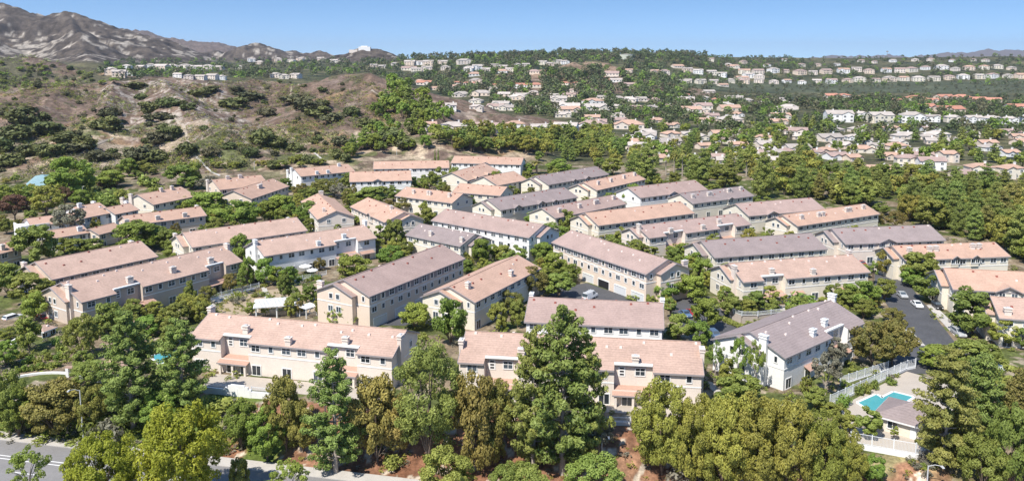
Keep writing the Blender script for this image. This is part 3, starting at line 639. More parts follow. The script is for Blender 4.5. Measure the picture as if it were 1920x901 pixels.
R_((656, 387), (721, 417), (689, 369.6), 6.8, 'roof_salmon', 'beige', 'short pink house with two gables', 'short salmon-roofed house with a small gable and broad end gable', wr=1, dormers=((.6, 4.5, 1.1),), slopech=((.75, .85),))
R_((564, 377), (595, 411.7), (582, 369.6), 6.8, 'roof_salmon', 'beige', 'small chimneyed house left of centre', 'small salmon-roofed house with two tall pale chimneys', ends=((-1, .1),), slopech=((.85, .5),), W=14)
R_((740, 367), (847.6, 381), (759.6, 350), 6.5, 'roof_salmon', 'cream', 'low pink rowhouse behind round trees', 'low salmon-roofed row house behind dark round trees', near=False, slopech=((.25, .45), (.5, .5), (.53, .5), (.85, .55)))
R_((847.6, 360), (938, 367), (868, 344), 6.5, 'roof_salmon', 'cream', 'low pink house beside grey-roofed one', 'low salmon-roofed row house left of the zigzag grey roof', near=False)
R_((564, 331), (666, 321), (544, 317), 6.6, 'roof_salmon', 'white', 'white rowhouse at hill foot', 'bright white row house with salmon roof at the foot of the scrub hill', near=False, ends=((-1, .2), (-1, .5)), slopech=((.3, .1), (.5, .1), (.8, .8)))
R_((655, 341), (772, 338), (664, 316), 6.6, 'roof_salmon', 'white', 'salmon-roofed rowhouse at hill foot', 'salmon-roofed row house with a small white gable in front of the white one', near=False, dormers=((.45, 5, 1.1),), ends=((1, .2),))
R_((699.6, 317), (842.5, 314.7), (690, 303), 6.6, 'roof_salmon', 'white', 'pink rowhouse left of cypresses', 'far salmon-roofed row house left of the two thin cypresses', near=False)
R_((845, 305.5), (977, 309), (845, 292), 6.6, 'roof_salmon', 'white', 'farthest pink-roofed rowhouse', 'farthest salmon-roofed row house against the dark tree belt', near=False, dormers=((.5, 5, 1),))
R_((877, 339), (937, 320), (863, 318), 6.6, 'roof_salmon', 'cream', 'dormered pink house near cypresses', 'salmon-roofed house with two dark little gables right of the cypresses', near=False, dormers=((.25, 3, 1), (.6, 3, 1)))
R_((933, 348), (990, 337), (928, 327), 6.6, 'roof_salmon', 'cream', 'smallest pink house at back', 'small salmon-roofed house end right of the dark little gables', near=False)
R_((1029, 346.6), (1142.5, 327), (1001, 330), 6.6, 'roof_mauve', 'cream', 'farthest grey-roofed rowhouse', 'farthest mauve-grey row house below the dark pines', near=False, wl=1, dormers=((.62, 4.5, 1.1), (.4, 3, .8)))
R_((1119.5, 357), (1211.5, 336), (1092.7, 341.5), 6.6, 'roof_salmon', 'cream', 'pale rowhouse with slope chimneys', 'pale row house with salmon roof and a line of pale roof boxes', near=False, wl=1, slopech=((.15, .5), (.4, .5), (.68, .55), (.92, .6)))
R_((939.5, 394), (1084, 369.6), (914, 373), 6.6, 'roof_mauve', 'cream', 'grey rowhouse with zigzag dormers', 'mauve-grey row house with a zigzag of small gables', near=False, wl=1, dormers=((.2, 4.5, 1.1), (.5, 4.5, 1.1), (.68, 3, .7)))
R_((1041.7, 409), (1175.7, 382), (1008.5, 391), 6.6, 'roof_dusk', 'cream', 'mauve-roofed rowhouse at centre right', 'dusky pink row house close in front of the zigzag grey roof', near=False, slopech=((.12, .4), (.4, .45), (.63, .5), (.66, .5), (.92, .6)))
R_((1201, 371), (1327.6, 355.5), (1197, 349), 6.6, 'roof_dusk', 'white', 'pink dormered rowhouse near palms', 'dusky pink row house with one white gable below the palms', near=False, dormers=((.47, 6, 1.2),))
R_((1299.5, 382), (1414.5, 367), (1274, 363), 6.6, 'roof_mauve', 'cream', 'grey rowhouse before dark pines', 'mauve-grey row house with paired pale roof boxes before the dark pines', near=False, slopech=((.1, .5), (.35, .5), (.38, .5), (.7, .6), (.73, .6), (.92, .65)), dormers=((.6, 3.5, .8),))
R_((1122, 423), (1303, 399.5), (1098, 399), 6.8, 'roof_salmon', 'cream', 'straight-eaved pink rowhouse right centre', 'straight-eaved salmon row house with dark roof vents and a stepped gable', style='G', wl=1)
R_((1218, 446.5), (1409, 420.6), (1195, 423), 6.8, 'roof_dusk', 'beige', 'pink rowhouse with three bays', 'dusky pink row house with bays and chimneys behind the tan garage house', recess=((.16, .34), (.68, .84)), wl=1, ends=((-1, -.1),), slopech=((.22, .2), (.52, .12), (.72, .4)), pents=((.45, 4),))
R_((1404, 405), (1548.5, 392.5), (1368, 382.5), 6.6, 'roof_dusk', 'cream', 'mauve rowhouse before pine belt', 'dusky mauve row house with one pale gable before the pine belt', near=False, dormers=((.3, 6, 1.2),))
R_((1496, 424), (1650.6, 401), (1465.5, 403), 6.6, 'roof_salmon', 'cream', 'pink rowhouse with paired vents', 'salmon row house with paired pale roof boxes right below the pine belt', near=False, wl=1, slopech=((.13, .5), (.33, .5), (.38, .5), (.68, .55), (.72, .55), (.9, .6)))
R_((288, 384), (369, 367.5), (263, 360.6), 6.6, 'roof_salmon', 'cream', 'tan house below scrub hill', 'tan house with salmon roof alone below the sandy scrub slope', near=False, ends=((-1, .2), (-1, .48)), slopech=((.5, .9), (.75, .9)))
R_((412, 356), (505, 346), (408.5, 334), 7.4, 'roof_salmon', 'tan', 'double-roofed tan house at left', 'upper half of the stepped salmon roof above the tan arched balconies', near=False, ends=((-1, .3),), slopech=((.3, .9), (.55, .9)))
R_((472, 373), (543, 349), (456, 351), 6.2, 'roof_salmon', 'tan', 'tan house with arched balconies', 'tan house with arched dark balconies, lower half of the stepped salmon roof', near=False, slopech=((.45, .6), (.5, .6)), pents=((.3, 3), (.75, 3)))
R_((240, 423), (388, 404), (225, 405), 6.6, 'roof_salmon', 'tan', 'tan rowhouse with tall chimneys', 'tan row house with three tall flat chimneys near the grey-green gum tree', near=True, slopech=((.0, .2), (.38, .2), (.72, .15)), ends=((1, .3),))
R_((58, 425), (150, 413), (40, 409), 6.6, 'roof_salmon', 'white', 'white stucco house far left', 'bright white stucco house with roof terrace left of the gum tree', near=True, ends=((1, .1),), W=11)
R_((158, 409), (214, 398), (143, 387), 6.6, 'roof_salmon', 'white', 'white house behind gum tree', 'white house with salmon roof and white vents behind the gum tree', near=True, ends=((1, .2),), slopech=((.3, .9),))
R_((216, 402), (262, 393), (202, 389), 6.4, 'roof_salmon', 'white', 'narrow white house below scrub', 'narrow white house with pale chimneys right of the gum tree roofs', near=True, ends=((1, .2), (-1, .3)), W=11)
R_((100, 447), (168, 436), (88, 430), 5.6, 'roof_salmon', 'white', 'low white house before gum tree', 'low white house with salmon roof among bright trees before the gum tree', near=True, slopech=((.8, .4),), W=10)
R_((186, 440), (233, 428), (177, 420), 5.2, 'roof_salmon', 'tan', 'small salmon house at left', 'small tan house with a round balcony right of the gum tree', near=True, W=9)
R_((-70, 493), (43, 465), (-20, 460), 6.0, 'roof_salmon', 'brown', 'roof corner at left edge', 'salmon roof with a pale chimney cut off by the left edge', near=True, slopech=((.72, .35),))
for t_ in BLD: print('BLD', *t_)
# ------------------------------------------------------------------ plants: leaf clumps on tapered limbs
def leaf_quads(cen, nor, size, asp, rng):
    n = len(cen); r = rng.normal(size=(n, 3)); t = np.cross(nor, r); t /= np.linalg.norm(t, axis=1)[:, None] + 1e-9; b = np.cross(nor, t)
    s = size[:, None] * (.7 + .6 * rng.random((n, 1)))
    V = np.stack([cen + t * s, cen + b * s * asp, cen - t * s, cen - b * s * asp], 1).reshape(-1, 3)
    return V, np.arange(n * 4).reshape(-1, 4)
def foliage(clumps, nleaf, size, seed, asp=.55, up=.25, center=(0, 0, 0), wild=.75, fill=.55):
    """clumps: rows of x, y, z, radius, flatness; leaves sit mostly on the outside of each clump"""
    rng = np.random.default_rng(seed); C = np.asarray(clumps, float); w = C[:, 3] ** 2; idx = rng.choice(len(C), nleaf, p=w / w.sum())
    d = rng.normal(size=(nleaf, 3)); d /= np.linalg.norm(d, axis=1)[:, None]
    rad = C[idx, 3] * (fill + (1 - fill) * rng.random(nleaf) ** .5)
    off = d * rad[:, None]; off[:, 2] *= C[idx, 4]
    cen = C[idx, :3] + off
    out = C[idx, :3] - np.asarray(center); out /= np.linalg.norm(out, axis=1)[:, None] + 1e-6
    nor = d * .8 + out * .45 + rng.normal(size=(nleaf, 3)) * wild + np.array([0, 0, up]); nor /= np.linalg.norm(nor, axis=1)[:, None]
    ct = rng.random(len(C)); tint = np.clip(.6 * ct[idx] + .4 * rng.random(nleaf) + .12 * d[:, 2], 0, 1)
    V, Fq = leaf_quads(cen, nor, np.full(nleaf, size), asp, rng)
    return V, Fq, tint
def dome_clumps(n, rx, rz, cz, rc, rng, low=-.5, flat=.8, inner=.45, wob=.18):
    out = []
    lob = rng.normal(size=(5, 3)); lob /= np.linalg.norm(lob, axis=1)[:, None]
    while len(out) < n:
        d = rng.normal(size=3); d /= np.linalg.norm(d)
        if d[2] < low: continue
        k = inner + (1 - inner) * rng.random() ** .45; k *= 1 + wob * max(lob @ d) - wob * .7 * rng.random()
        out.append((d[0] * rx * k, d[1] * rx * k, cz + d[2] * rz * k, rc * rng.uniform(.7, 1.25), flat))
    return out
def limbs(h0, targets, r0, seed, bend=.25):
    b = MB(); rng = random.Random(seed); zt = h0 * rng.uniform(.95, 1.1)
    b.tube([(0, 0, -.4), (.05, 0, h0 * .5), (0, .05, zt)], [r0 * 1.25, r0 * .9, r0 * .75], 7)
    for t in targets:
        m = (t[0] * .45, t[1] * .45, zt + (t[2] - zt) * .6); b.tube([(0, 0, zt * .85), m, t[:3]], [r0 * .55, r0 * .32, r0 * .1], 5)
    return b
PROTO = {}    # kind -> list of (crown mesh, trunk mesh or None, height, width)
def add_proto(kind, clumps, nleaf, size, H, W, lm, trunk=None, bark='bark', seed=0, **kw):
    if size < .4 and H > 2.5: nleaf, size = int(nleaf * 1.75), size * .74
    V, Fq, t = foliage(clumps, nleaf, size, seed, **kw)
    me = np_mesh('crown', V, Fq, M[lm], t); tr = trunk.mesh('trunk', M[bark]) if trunk else None
    PROTO.setdefault(kind, []).append((me, tr, H, W))
def broad(kind, H, W, lm, n=38, nleaf=2600, size=.30, seeds=(1, 2, 3), bark='bark', low=-.55, flat=.8, cb=.24, rc=.26, wob=.18, wild=.75, inner=.45, asp=.55, fill=.55):
    for s in seeds:
        rng = np.random.default_rng(s * 17 + len(kind)); base = H * cb; rz = (H - base) / 2 * .86; cz = base + (H - base) / 2; rx = W / 2 * .84
        cl = dome_clumps(n, rx, rz, cz, W * rc * .5, rng, low, flat, inner, wob)
        tr = limbs(base * 1.15, [cl[i] for i in range(0, n, max(1, n // 7))], max(.12, H * .022), s)
        add_proto(kind, cl, nleaf, size, H, W, lm, tr, bark, s, center=(0, 0, cz - rz * .3), wild=wild, asp=asp, fill=fill)
def pine(kind, H, W, lm, nleaf=4200, size=.34, seeds=(1, 2, 3), tiers=13, p=.75, z0=.1, flat=.5, rc=.12, gap=.2, top=.16, bark='bark_pale', lift=.12):
    for s in seeds:
        rng = np.random.default_rng(s * 31 + len(kind)); cl = []; tg = []
        for i in range(tiers):
            t = z0 + (1 - z0) * (i + .5) / tiers; R = W / 2 * (max(0, 1 - ((t - z0) / (1 - z0)) ** 1.5) ** p * (1 - top) + top * .6); k = max(3, int(round(7.5 * (R / (W / 2)) + 1.5)))
            if t < z0 + .18: R *= .72
            a0 = rng.random() * 6.28
            for j in range(k):
                if rng.random() < gap * .6: continue
                a = a0 + 6.283 * j / k + rng.normal() * .25; RR = R * rng.uniform(.62, 1.12); z = H * t + rng.normal() * H * .018
                for q, rr in ((.45, .9), (.72, 1.0), (.97, .8)):
                    if RR * q < .5 and q < .9: continue
                    cl.append((math.cos(a) * RR * q, math.sin(a) * RR * q, z + lift * RR * q, W * rc * rr * rng.uniform(.7, 1.15) * (.55 + .45 * R / (W / 2)), flat))
                tg.append((math.cos(a) * RR * .9, math.sin(a) * RR * .9, z + lift * RR * .8))
        cl.append((0, 0, H * .97, W * .06, 1.4)); cl.append((0, 0, H * .91, W * .08, 1.2))
        b = MB(); r0 = H * .018; b.tube([(0, 0, -.5), (.1, 0, H * .4), (0, .1, H * .75), (0, 0, H * .97)], [r0 * 1.2, r0 * .85, r0 * .4, .03], 7)
        for t in tg: b.tube([(0, 0, t[2] - .12 * abs(t[0] + t[1]) - .2), t], [r0 * .28, .03], 4, cap=False)
        add_proto(kind, cl, nleaf, size, H, W, lm, b, bark, s, center=(0, 0, H * .35), asp=.4, up=.55, wild=.7)
# near kinds ---------------------------------------------------------------------------------
broad('b', 8, 6.4, 'lf_broad', n=46, nleaf=3600, cb=.07, low=-.8)
broad('y', 7.5, 5.2, 'lf_bright', n=42, nleaf=3200, cb=.08, low=-.8)
broad('ys', 7.5, 3.2, 'lf_bright', n=26, nleaf=1500, size=.26, cb=.2, wob=.3)
broad('o', 8, 7.5, 'lf_olive', n=60, nleaf=4200, size=.27, low=-.85, cb=.05, rc=.2, flat=.65)
broad('n', 9, 8, 'lf_brown', n=44, nleaf=3000, rc=.22)
broad('z', 9, 8.5, 'lf_bronze', n=52, nleaf=4200, rc=.2, cb=.12, low=-.75)
broad('g', 9, 7, 'lf_grey', n=44, nleaf=2800, rc=.2, bark='bark_pale')
broad('r', 10, 9.5, 'lf_rust', n=80, nleaf=8000, size=.27, low=-.9, cb=.03, rc=.2, flat=.7)
broad('A', 16, 15, 'lf_lime', n=150, nleaf=17000, size=.34, seeds=(1, 2), low=-.7, cb=.1, rc=.15, wob=.22, asp=.42)
broad('O', 13, 14, 'lf_olive', n=150, nleaf=15000, size=.32, seeds=(1, 2, 3), low=-.9, cb=.02, rc=.15, wob=.22, asp=.42)
broad('B', 12, 10, 'lf_broad', n=80, nleaf=9000, size=.32, seeds=(1, 2, 3), low=-.85, cb=.04, rc=.18, wob=.25)
broad('Y', 12, 12, 'lf_bright', n=90, nleaf=8000, size=.32, seeds=(1, 2), low=-.7, cb=.1, rc=.17, wob=.22)
broad('T', 10, 9, 'lf_broad', n=44, nleaf=2600, size=.24, seeds=(1, 2), rc=.15, wob=.3, inner=.3, cb=.3, bark='bark_pale')
pine('p', 14, 9, 'lf_pine', nleaf=6500, size=.36, rc=.135, p=.6, flat=.65, lift=.25, z0=.06)
pine('P', 20, 12, 'lf_pine', nleaf=13000, size=.34, seeds=(1, 2, 3), tiers=17, rc=.082, p=.72, flat=.75, lift=.38, z0=.06, gap=.3)
pine('Q', 19, 14.5, 'lf_pineolive', nleaf=19000, size=.36, seeds=(1,), tiers=14, rc=.10, p=.5, flat=.5, gap=.22, z0=.05)
pine('q', 14, 9, 'lf_pineolive', nleaf=6500, size=.36, seeds=(1, 2), rc=.135, p=.6, flat=.6, z0=.06)
broad('R', 17, 12, 'lf_pine', n=150, nleaf=12000, size=.30, seeds=(1, 2), low=-.85, cb=.06, rc=.15, wob=.2, asp=.4)
# clipped and low plants
broad('s', 1.6, 2.0, 'lf_broad', n=14, nleaf=420, size=.2, seeds=(1, 2), low=-.9, cb=.02, rc=.5)
broad('t', 1.6, 2.0, 'lf_bright', n=14, nleaf=420, size=.2, seeds=(1, 2), low=-.9, cb=.02, rc=.5)
broad('u', 2.2, 2.8, 'lf_grey', n=18, nleaf=500, size=.2, seeds=(1, 2), low=-.9, cb=.02, rc=.42)
broad('v', 3.2, 5, 'lf_scrub', n=34, nleaf=800, size=.42, seeds=(1, 2, 3), low=-.9, cb=.02, rc=.3, wob=.3)
broad('vb', 3.2, 5, 'lf_bush', n=34, nleaf=800, size=.42, seeds=(1, 2, 3), low=-.9, cb=.02, rc=.3, wob=.3)
# farther kinds: fewer, larger leaves
broad('fb', 9, 8, 'lf_broad', n=26, nleaf=620, size=.62, seeds=(1, 2, 3, 4), cb=.1)
broad('fy', 8, 7, 'lf_bright', n=24, nleaf=560, size=.6, seeds=(1, 2, 3), cb=.1)
broad('fo', 8, 8, 'lf_olive', n=26, nleaf=560, size=.6, seeds=(1, 2), cb=.08, low=-.7)
pine('fp', 14, 8, 'lf_pine', nleaf=900, size=.7, seeds=(1, 2, 3), tiers=9, rc=.16)
def palm():
    for s in (1, 2):
        rng = random.Random(s); H = 9; b = MB(); b.tube([(0, 0, -.3), (.1, .05, H * .5), (0, 0, H)], [.28, .22, .2], 7)
        V = []; Fq = []; tn = []
        for i in range(34):
            a = i * 2.4; e = rng.uniform(-.5, 1.1); L = rng.uniform(1.9, 2.6); pr = None
            for k in range(6):
                t = k / 5; r = L * t * math.cos(e * (1 - .3 * t)); z = H + L * t * math.sin(e) - 1.3 * t * t * L * .5; w = .34 * math.sin(math.pi * min(1, .15 + t * .85)) + .03
                ca, sa = math.cos(a), math.sin(a); l = (ca * r - sa * w, sa * r + ca * w, z - .12); rr = (ca * r + sa * w, sa * r - ca * w, z - .12)
                V += [l, rr]
                if k: n = len(V); Fq.append((n - 4, n - 3, n - 1, n - 2)); tn.append(rng.random())
        me = np_mesh('crown', np.array(V), np.array(Fq), M['lf_palm'], np.array(tn)); PROTO.setdefault('palm', []).append((me, b.mesh('trunk', M['bark_pale']), H + 1.2, 4.6))
palm()
def cypress():
    rng = np.random.default_rng(5); cl = [(rng.normal() * .12, rng.normal() * .12, z, .75 * (1 - (z / 13) ** 2.2) + .18, 1.6) for z in np.linspace(.6, 12.6, 26)]
    add_proto('c', cl, 1500, .3, 13, 1.7, 'lf_pine', limbs(1, [], .18, 1), seed=5, up=.6)
cypress()
KIND = {  # kind -> object name, category, words for the label
 'b': ('broadleaf_tree', 'tree', 'green round tree'), 'y': ('bright_tree', 'tree', 'bright green tree'), 'ys': ('slender_tree', 'tree', 'slender bright green tree'), 'o': ('olive_tree', 'olive tree', 'olive green tree'),
 'n': ('brown_tree', 'tree', 'reddish brown tree'), 'z': ('bronze_tree', 'tree', 'bronze green tree'), 'g': ('gum_tree', 'gum tree', 'grey green tree'), 'r': ('acacia_tree', 'acacia', 'rusty green spreading tree'),
 'A': ('acacia_tree', 'acacia', 'huge yellow green tree'), 'O': ('olive_tree', 'olive tree', 'broad olive green tree'), 'B': ('broadleaf_tree', 'tree', 'large dark green tree'), 'Y': ('yellow_green_tree', 'tree', 'large yellow green tree'), 'T': ('open_tree', 'tree', 'sparse open tree'),
 'p': ('pine_tree', 'pine tree', 'dark green pine'), 'P': ('pine_tree', 'pine tree', 'tall green pine'), 'Q': ('pine_tree', 'pine tree', 'wide olive coloured pine'), 'q': ('pine_tree', 'pine tree', 'olive toned pine'), 'R': ('pine_tree', 'pine tree', 'dense bushy pine'),
 's': ('shrub', 'shrub', 'clipped dark shrub'), 't': ('shrub', 'shrub', 'low bright shrub'), 'u': ('shrub', 'shrub', 'grey green shrub'), 'v': ('scrub_bush', 'bush', 'brownish scrub bush'), 'vb': ('scrub_bush', 'bush', 'dark green scrub bush'),
 'fb': ('broadleaf_tree', 'tree', 'green tree'), 'fy': ('bright_tree', 'tree', 'bright green tree'), 'fo': ('olive_tree', 'olive tree', 'olive green tree'), 'fp': ('pine_tree', 'pine tree', 'dark pine'),
 'palm': ('palm_tree', 'palm tree', 'palm tree'), 'c': ('cypress_tree', 'cypress', 'thin dark cypress'),
}
PLANTS = []   # object, kind, x, y, height, zone
_rp = random.Random(21)
def plant(kind, x, y, H, W, z=None, zone=None, lean=0):
    pr = _rp.choice(PROTO[kind]); z = hz(x, y) - .1 if z is None else z
    nm = KIND[kind][0]; sx = W / pr[3]; sz = H / pr[2]; rz = _rp.uniform(0, 6.28)
    o = link(nm, None, None, (x, y, z), rz, (sx, sx * _rp.uniform(.92, 1.08), sz))
    if len(pr[0].polygons) < 300 or pr[1] is None: pass
    link('crown', pr[0], o)
    if pr[1]: link('trunk', pr[1], o)
    PLANTS.append((o, kind, x, y, H, zone)); return o
def plant_px(px, ptop, pbase, pw, kind, zone=None):
    """a plant whose foot shows at (px, pbase), whose top reaches ptop and whose crown is pw wide, in photo pixels"""
    g = ground(px, pbase)
    if g is None: return None
    x, y, z = g; H = max(1.0, zat(ptop, y) - z); d = y * math.cos(PITCH) - (z - CAMH) * math.sin(PITCH); W = pw / F * d
    return plant(kind, x, y, H * 1.04, W * 1.08, z - .1, zone)
def region(ox, oy, s, rows):
    for r in rows: plant_px(ox + r[0] / s, oy + r[1] / s, oy + r[2] / s, r[3] / s, r[4], r[5] if len(r) > 5 else None)
S1 = 3.917
region(0, 270, S1, [(530, 100, 420, 320, 'B'), (115, 370, 580, 220, 'n'), (340, 290, 530, 240, 'o'), (480, 320, 470, 130, 'n'), (60, 300, 500, 170, 'b'), (230, 310, 480, 160, 'b'), (510, 440, 700, 225, 'g'), (270, 590, 880, 260, 'y'), (560, 690, 810, 160, 'y'), (680, 690, 800, 150, 'y'),
 (1020, 570, 775, 330, 'b'), (1320, 385, 510, 180, 'b'), (1530, 350, 520, 260, 'b'), (1610, 470, 620, 240, 'b'), (1780, 410, 620, 260, 'b'), (1530, 230, 365, 160, 'g'), (1330, 150, 310, 180, 'y'), (1425, 130, 300, 120, 'b'), (1235, 620, 780, 130, 'y'), (1300, 740, 845, 200, 'Y'), (1780, 660, 860, 150, 'b'),
 (820, 190, 320, 190, 'b'), (950, 100, 240, 140, 'b'), (1045, 120, 220, 130, 'y'), (745, 280, 330, 60, 'n'), (700, 330, 430, 140, 't'), (800, 345, 450, 150, 't'), (900, 340, 450, 150, 't'), (1000, 390, 490, 120, 'u'), (640, 370, 440, 120, 't'), (1090, 230, 310, 120, 't'), (1150, 300, 360, 80, 't'), (40, 860, 980, 110, 'y'), (600, 330, 470, 130, 'b'), (150, 300, 430, 120, 'b'), (1420, 235, 330, 120, 'y')])
region(480, 270, S1, [(60, 420, 560, 110, 'o'), (190, 370, 570, 200, 'b'), (100, 410, 580, 160, 'b'), (385, 420, 590, 160, 'b'), (400, 540, 645, 95, 'y'), (250, 430, 580, 130, 'b'), (330, 290, 400, 125, 'z'), (490, 255, 385, 190, 'z'), (610, 290, 400, 130, 'g'), (775, 235, 340, 80, 'palm'),
 (850, 310, 445, 210, 'y'), (720, 360, 450, 140, 'b'), (1010, 315, 420, 100, 'y'), (1000, 230, 345, 150, 'z'), (1130, 240, 325, 100, 'b'), (1210, 250, 335, 110, 'b'), (1340, 170, 345, 125, 'y'), (1460, 170, 310, 100, 'b'), (1316, 35, 190, 15, 'c'), (1339, 35, 190, 15, 'c'),
 (1760, 195, 310, 80, 'b'), (1860, 240, 360, 70, 'y'), (1110, 380, 490, 180, 'z'), (1280, 400, 510, 130, 'b'), (1390, 415, 500, 110, 'b'), (1260, 465, 585, 120, 'y'), (1555, 380, 500, 100, 'y'), (1560, 335, 400, 60, 'y'), (1660, 330, 440, 130, 'z'), (1850, 475, 550, 110, 'b'),
 (610, 480, 645, 140, 'y'), (735, 520, 605, 80, 'y'), (925, 580, 785, 95, 'ys'), (1030, 545, 790, 130, 'y'), (1000, 750, 895, 210, 'b'), (1200, 690, 815, 75, 'ys'), (1330, 650, 770, 100, 'y'), (1550, 720, 875, 105, 'y'), (1655, 690, 885, 135, 'b'), (1800, 735, 865, 130, 'b'),
 (710, 810, 960, 230, 'b'), (470, 835, 925, 90, 'z'), (280, 820, 915, 110, 'g'), (1500, 780, 870, 90, 'y'), (950, 170, 240, 120, 't'), (880, 340, 430, 100, 'y')])
region(960, 270, S1, [(60, 245, 355, 130, 'y'), (240, 250, 335, 65, 'b'), (415, 245, 340, 80, 'b'), (555, 315, 390, 60, 'y'), (880, 290, 465, 155, 'b'), (800, 300, 380, 90, 'o'), (1095, 350, 430, 85, 'y'), (970, 420, 455, 50, 't'), (1330, 390, 505, 135, 'y'), (1475, 410, 515, 90, 'y'), (1590, 450, 500, 80, 'y'), (1680, 455, 535, 70, 'y'), (1060, 210, 290, 80, 'b'),
 (1560, 165, 325, 210, 'y'), (980, 30, 290, 200, 'p'), (900, 60, 260, 150, 'p'), (1400, 50, 310, 190, 'p'), (1330, 90, 300, 150, 'p'), (740, 100, 225, 150, 'y'), (1840, 80, 400, 180, 'p'), (1885, 500, 625, 120, 'b'), (340, 110, 225, 170, 'b'), (180, 120, 220, 120, 'palm'), (130, 140, 220, 90, 'b'),
 (1190, 60, 235, 70, 'palm'), (1250, 40, 240, 75, 'palm'), (1295, 55, 240, 75, 'palm'), (1130, 90, 230, 70, 'palm'), (1720, 100, 240, 80, 'palm'),
 (180, 490, 595, 170, 'b'), (410, 480, 660, 135, 'y'), (300, 580, 730, 190, 'b'), (490, 570, 640, 60, 'y'), (650, 615, 715, 150, 'z'), (730, 660, 740, 90, 'y'), (920, 630, 785, 110, 'y'), (820, 690, 745, 70, 't'), (250, 620, 790, 130, 'b'), (230, 720, 870, 160, 'b'), (1240, 725, 865, 200, 'b'), (1340, 790, 960, 150, 'b'), (1740, 600, 690, 70, 'ys'), (1700, 620, 700, 60, 'y'), (160, 490, 560, 80, 'b')])
region(1440, 270, S1, [(120, 555, 665, 90, 'y'), (250, 590, 650, 80, 'g'), (380, 570, 680, 130, 'z'), (490, 565, 660, 120, 'z'), (600, 535, 640, 130, 'z'), (700, 530, 630, 110, 'z'), (800, 500, 620, 110, 'z'), (930, 490, 620, 130, 'z'), (440, 640, 740, 70, 'y'), (1120, 475, 600, 95, 'y'), (830, 425, 520, 110, 'y')])
region(0, 450, S1, [(215, 240, 470, 260, 'y'), (265, 380, 590, 170, 'b'), (60, 165, 420, 180, 'y'), (130, 200, 330, 120, 'y'), (215, 555, 810, 165, 'y'), (60, 635, 740, 130, 'o'), (40, 730, 930, 170, 'B'), (600, 560, 860, 240, 'Y'), (790, 455, 720, 180, 'y'), (1140, 445, 545, 105, 'y'), (1080, 560, 700, 190, 'b'), (1255, 555, 655, 120, 'b'),
 (1400, 290, 500, 85, 'y'), (1440, 400, 575, 190, 'o'), (1530, 330, 455, 120, 'z'), (1690, 240, 385, 115, 'z'), (1780, 215, 400, 60, 'ys'), (1050, 470, 540, 40, 'n'), (1820, 120, 330, 110, 'b')])
region(480, 450, S1, [(600, 370, 500, 85, 'ys'), (670, 485, 605, 205, 's'), (215, 245, 450, 100, 'y'), (290, 380, 520, 125, 'y'), (480, 405, 570, 90, 'z'), (400, 320, 450, 120, 'y'), (1170, 460, 655, 200, 'b'), (1430, 425, 770, 230, 'b'), (1335, 440, 570, 80, 'y'), (1780, 450, 665, 120, 'y'), (1870, 370, 545, 190, 'z'), (60, 130, 330, 130, 'b'), (160, 190, 330, 130, 'b'), (240, 190, 330, 130, 'b')])
region(960, 450, S1, [(150, 200, 420, 220, 'z'), (30, 270, 440, 160, 'z'), (340, 240, 425, 200, 'y'), (300, 90, 265, 170, 'b'), (430, 170, 315, 140, 'b'), (40, 430, 640, 120, 'y'), (1120, 290, 440, 200, 'b'), (1320, 255, 450, 200, 'b'), (1400, 130, 300, 150, 'b'), (1230, 185, 300, 90, 'y'), (1310, 110, 250, 120, 'b'), (1560, 330, 480, 100, 'y'), (1430, 420, 660, 220, 'b'), (1220, 535, 750, 180, 'y'), (1370, 585, 765, 160, 'b'), (1490, 750, 1010, 130, 'T'), (1660, 715, 1090, 140, 'T'), (1790, 740, 1120, 130, 'T'), (1580, 860, 1080, 120, 'y'), (920, 400, 440, 110, 't'), (1720, 460, 520, 80, 's')])
region(1440, 450, S1, [(870, 65, 260, 165, 'o'), (1100, 85, 330, 220, 'y'), (1210, 250, 450, 240, 'y'), (1050, 200, 340, 150, 'b'), (850, 280, 445, 140, 'y'), (690, 295, 500, 230, 'b'), (770, 150, 330, 60, 'ys'), (260, 405, 540, 200, 's'), (1500, 365, 690, 320, 'y'), (1720, 575, 775, 200, 'o'), (1860, 640, 800, 100, 'y'), (760, 610, 930, 300, 'z'), (910, 590, 920, 280, 'z'), (480, 720, 930, 190, 'g'), (1230, 775, 930, 270, 'b'), (1480, 730, 960, 260, 'y'), (1600, 740, 940, 200, 'y'), (910, 500, 600, 150, 'z'), (1020, 180, 290, 110, 'g'), (420, 460, 510, 50, 't')])
S2 = 3.74
region(0, 660, S2, [(70, 140, 590, 250, 'Y'), (130, 230, 600, 220, 'B'), (410, 200, 575, 400, 'r'), (650, 230, 560, 190, 'r'), (1150, 255, 530, 320, 'B'), (1290, 370, 1130, 580, 'A'), (740, 590, 1180, 480, 'A'), (210, 690, 1060, 260, 'T'), (1700, 335, 680, 220, 'B'), (1690, 730, 1060, 150, 'Y'), (620, 60, 250, 210, 'Y'), (590, -20, 150, 130, 'y'), (760, 480, 640, 200, 'u'), (650, 430, 600, 130, 't'), (840, 500, 620, 110, 't'), (1330, 300, 390, 160, 't'), (1450, 310, 420, 120, 't'), (1250, 380, 470, 100, 't'), (1600, 320, 420, 160, 't')])
plant_px(250, 592, 800, 125, 'P'); plant_px(345, 606, 775, 112, 'P')
region(480, 660, S2, [(80, 395, 760, 240, 'B'), (215, 150, 690, 250, 'r'), (330, 330, 700, 200, 'r'), (560, 30, 850, 460, 'P'), (850, 150, 760, 340, 'r'), (1210, -80, 790, 480, 'R'), (1560, 140, 830, 340, 'r'), (1680, 200, 780, 260, 'r'), (1330, 690, 1080, 380, 'Y'), (1740, 790, 1080, 220, 'Y'), (240, 765, 1080, 300, 'T'), (960, 720, 800, 130, 't'), (260, 590, 660, 60, 't'), (1000, 300, 720, 230, 'r')])
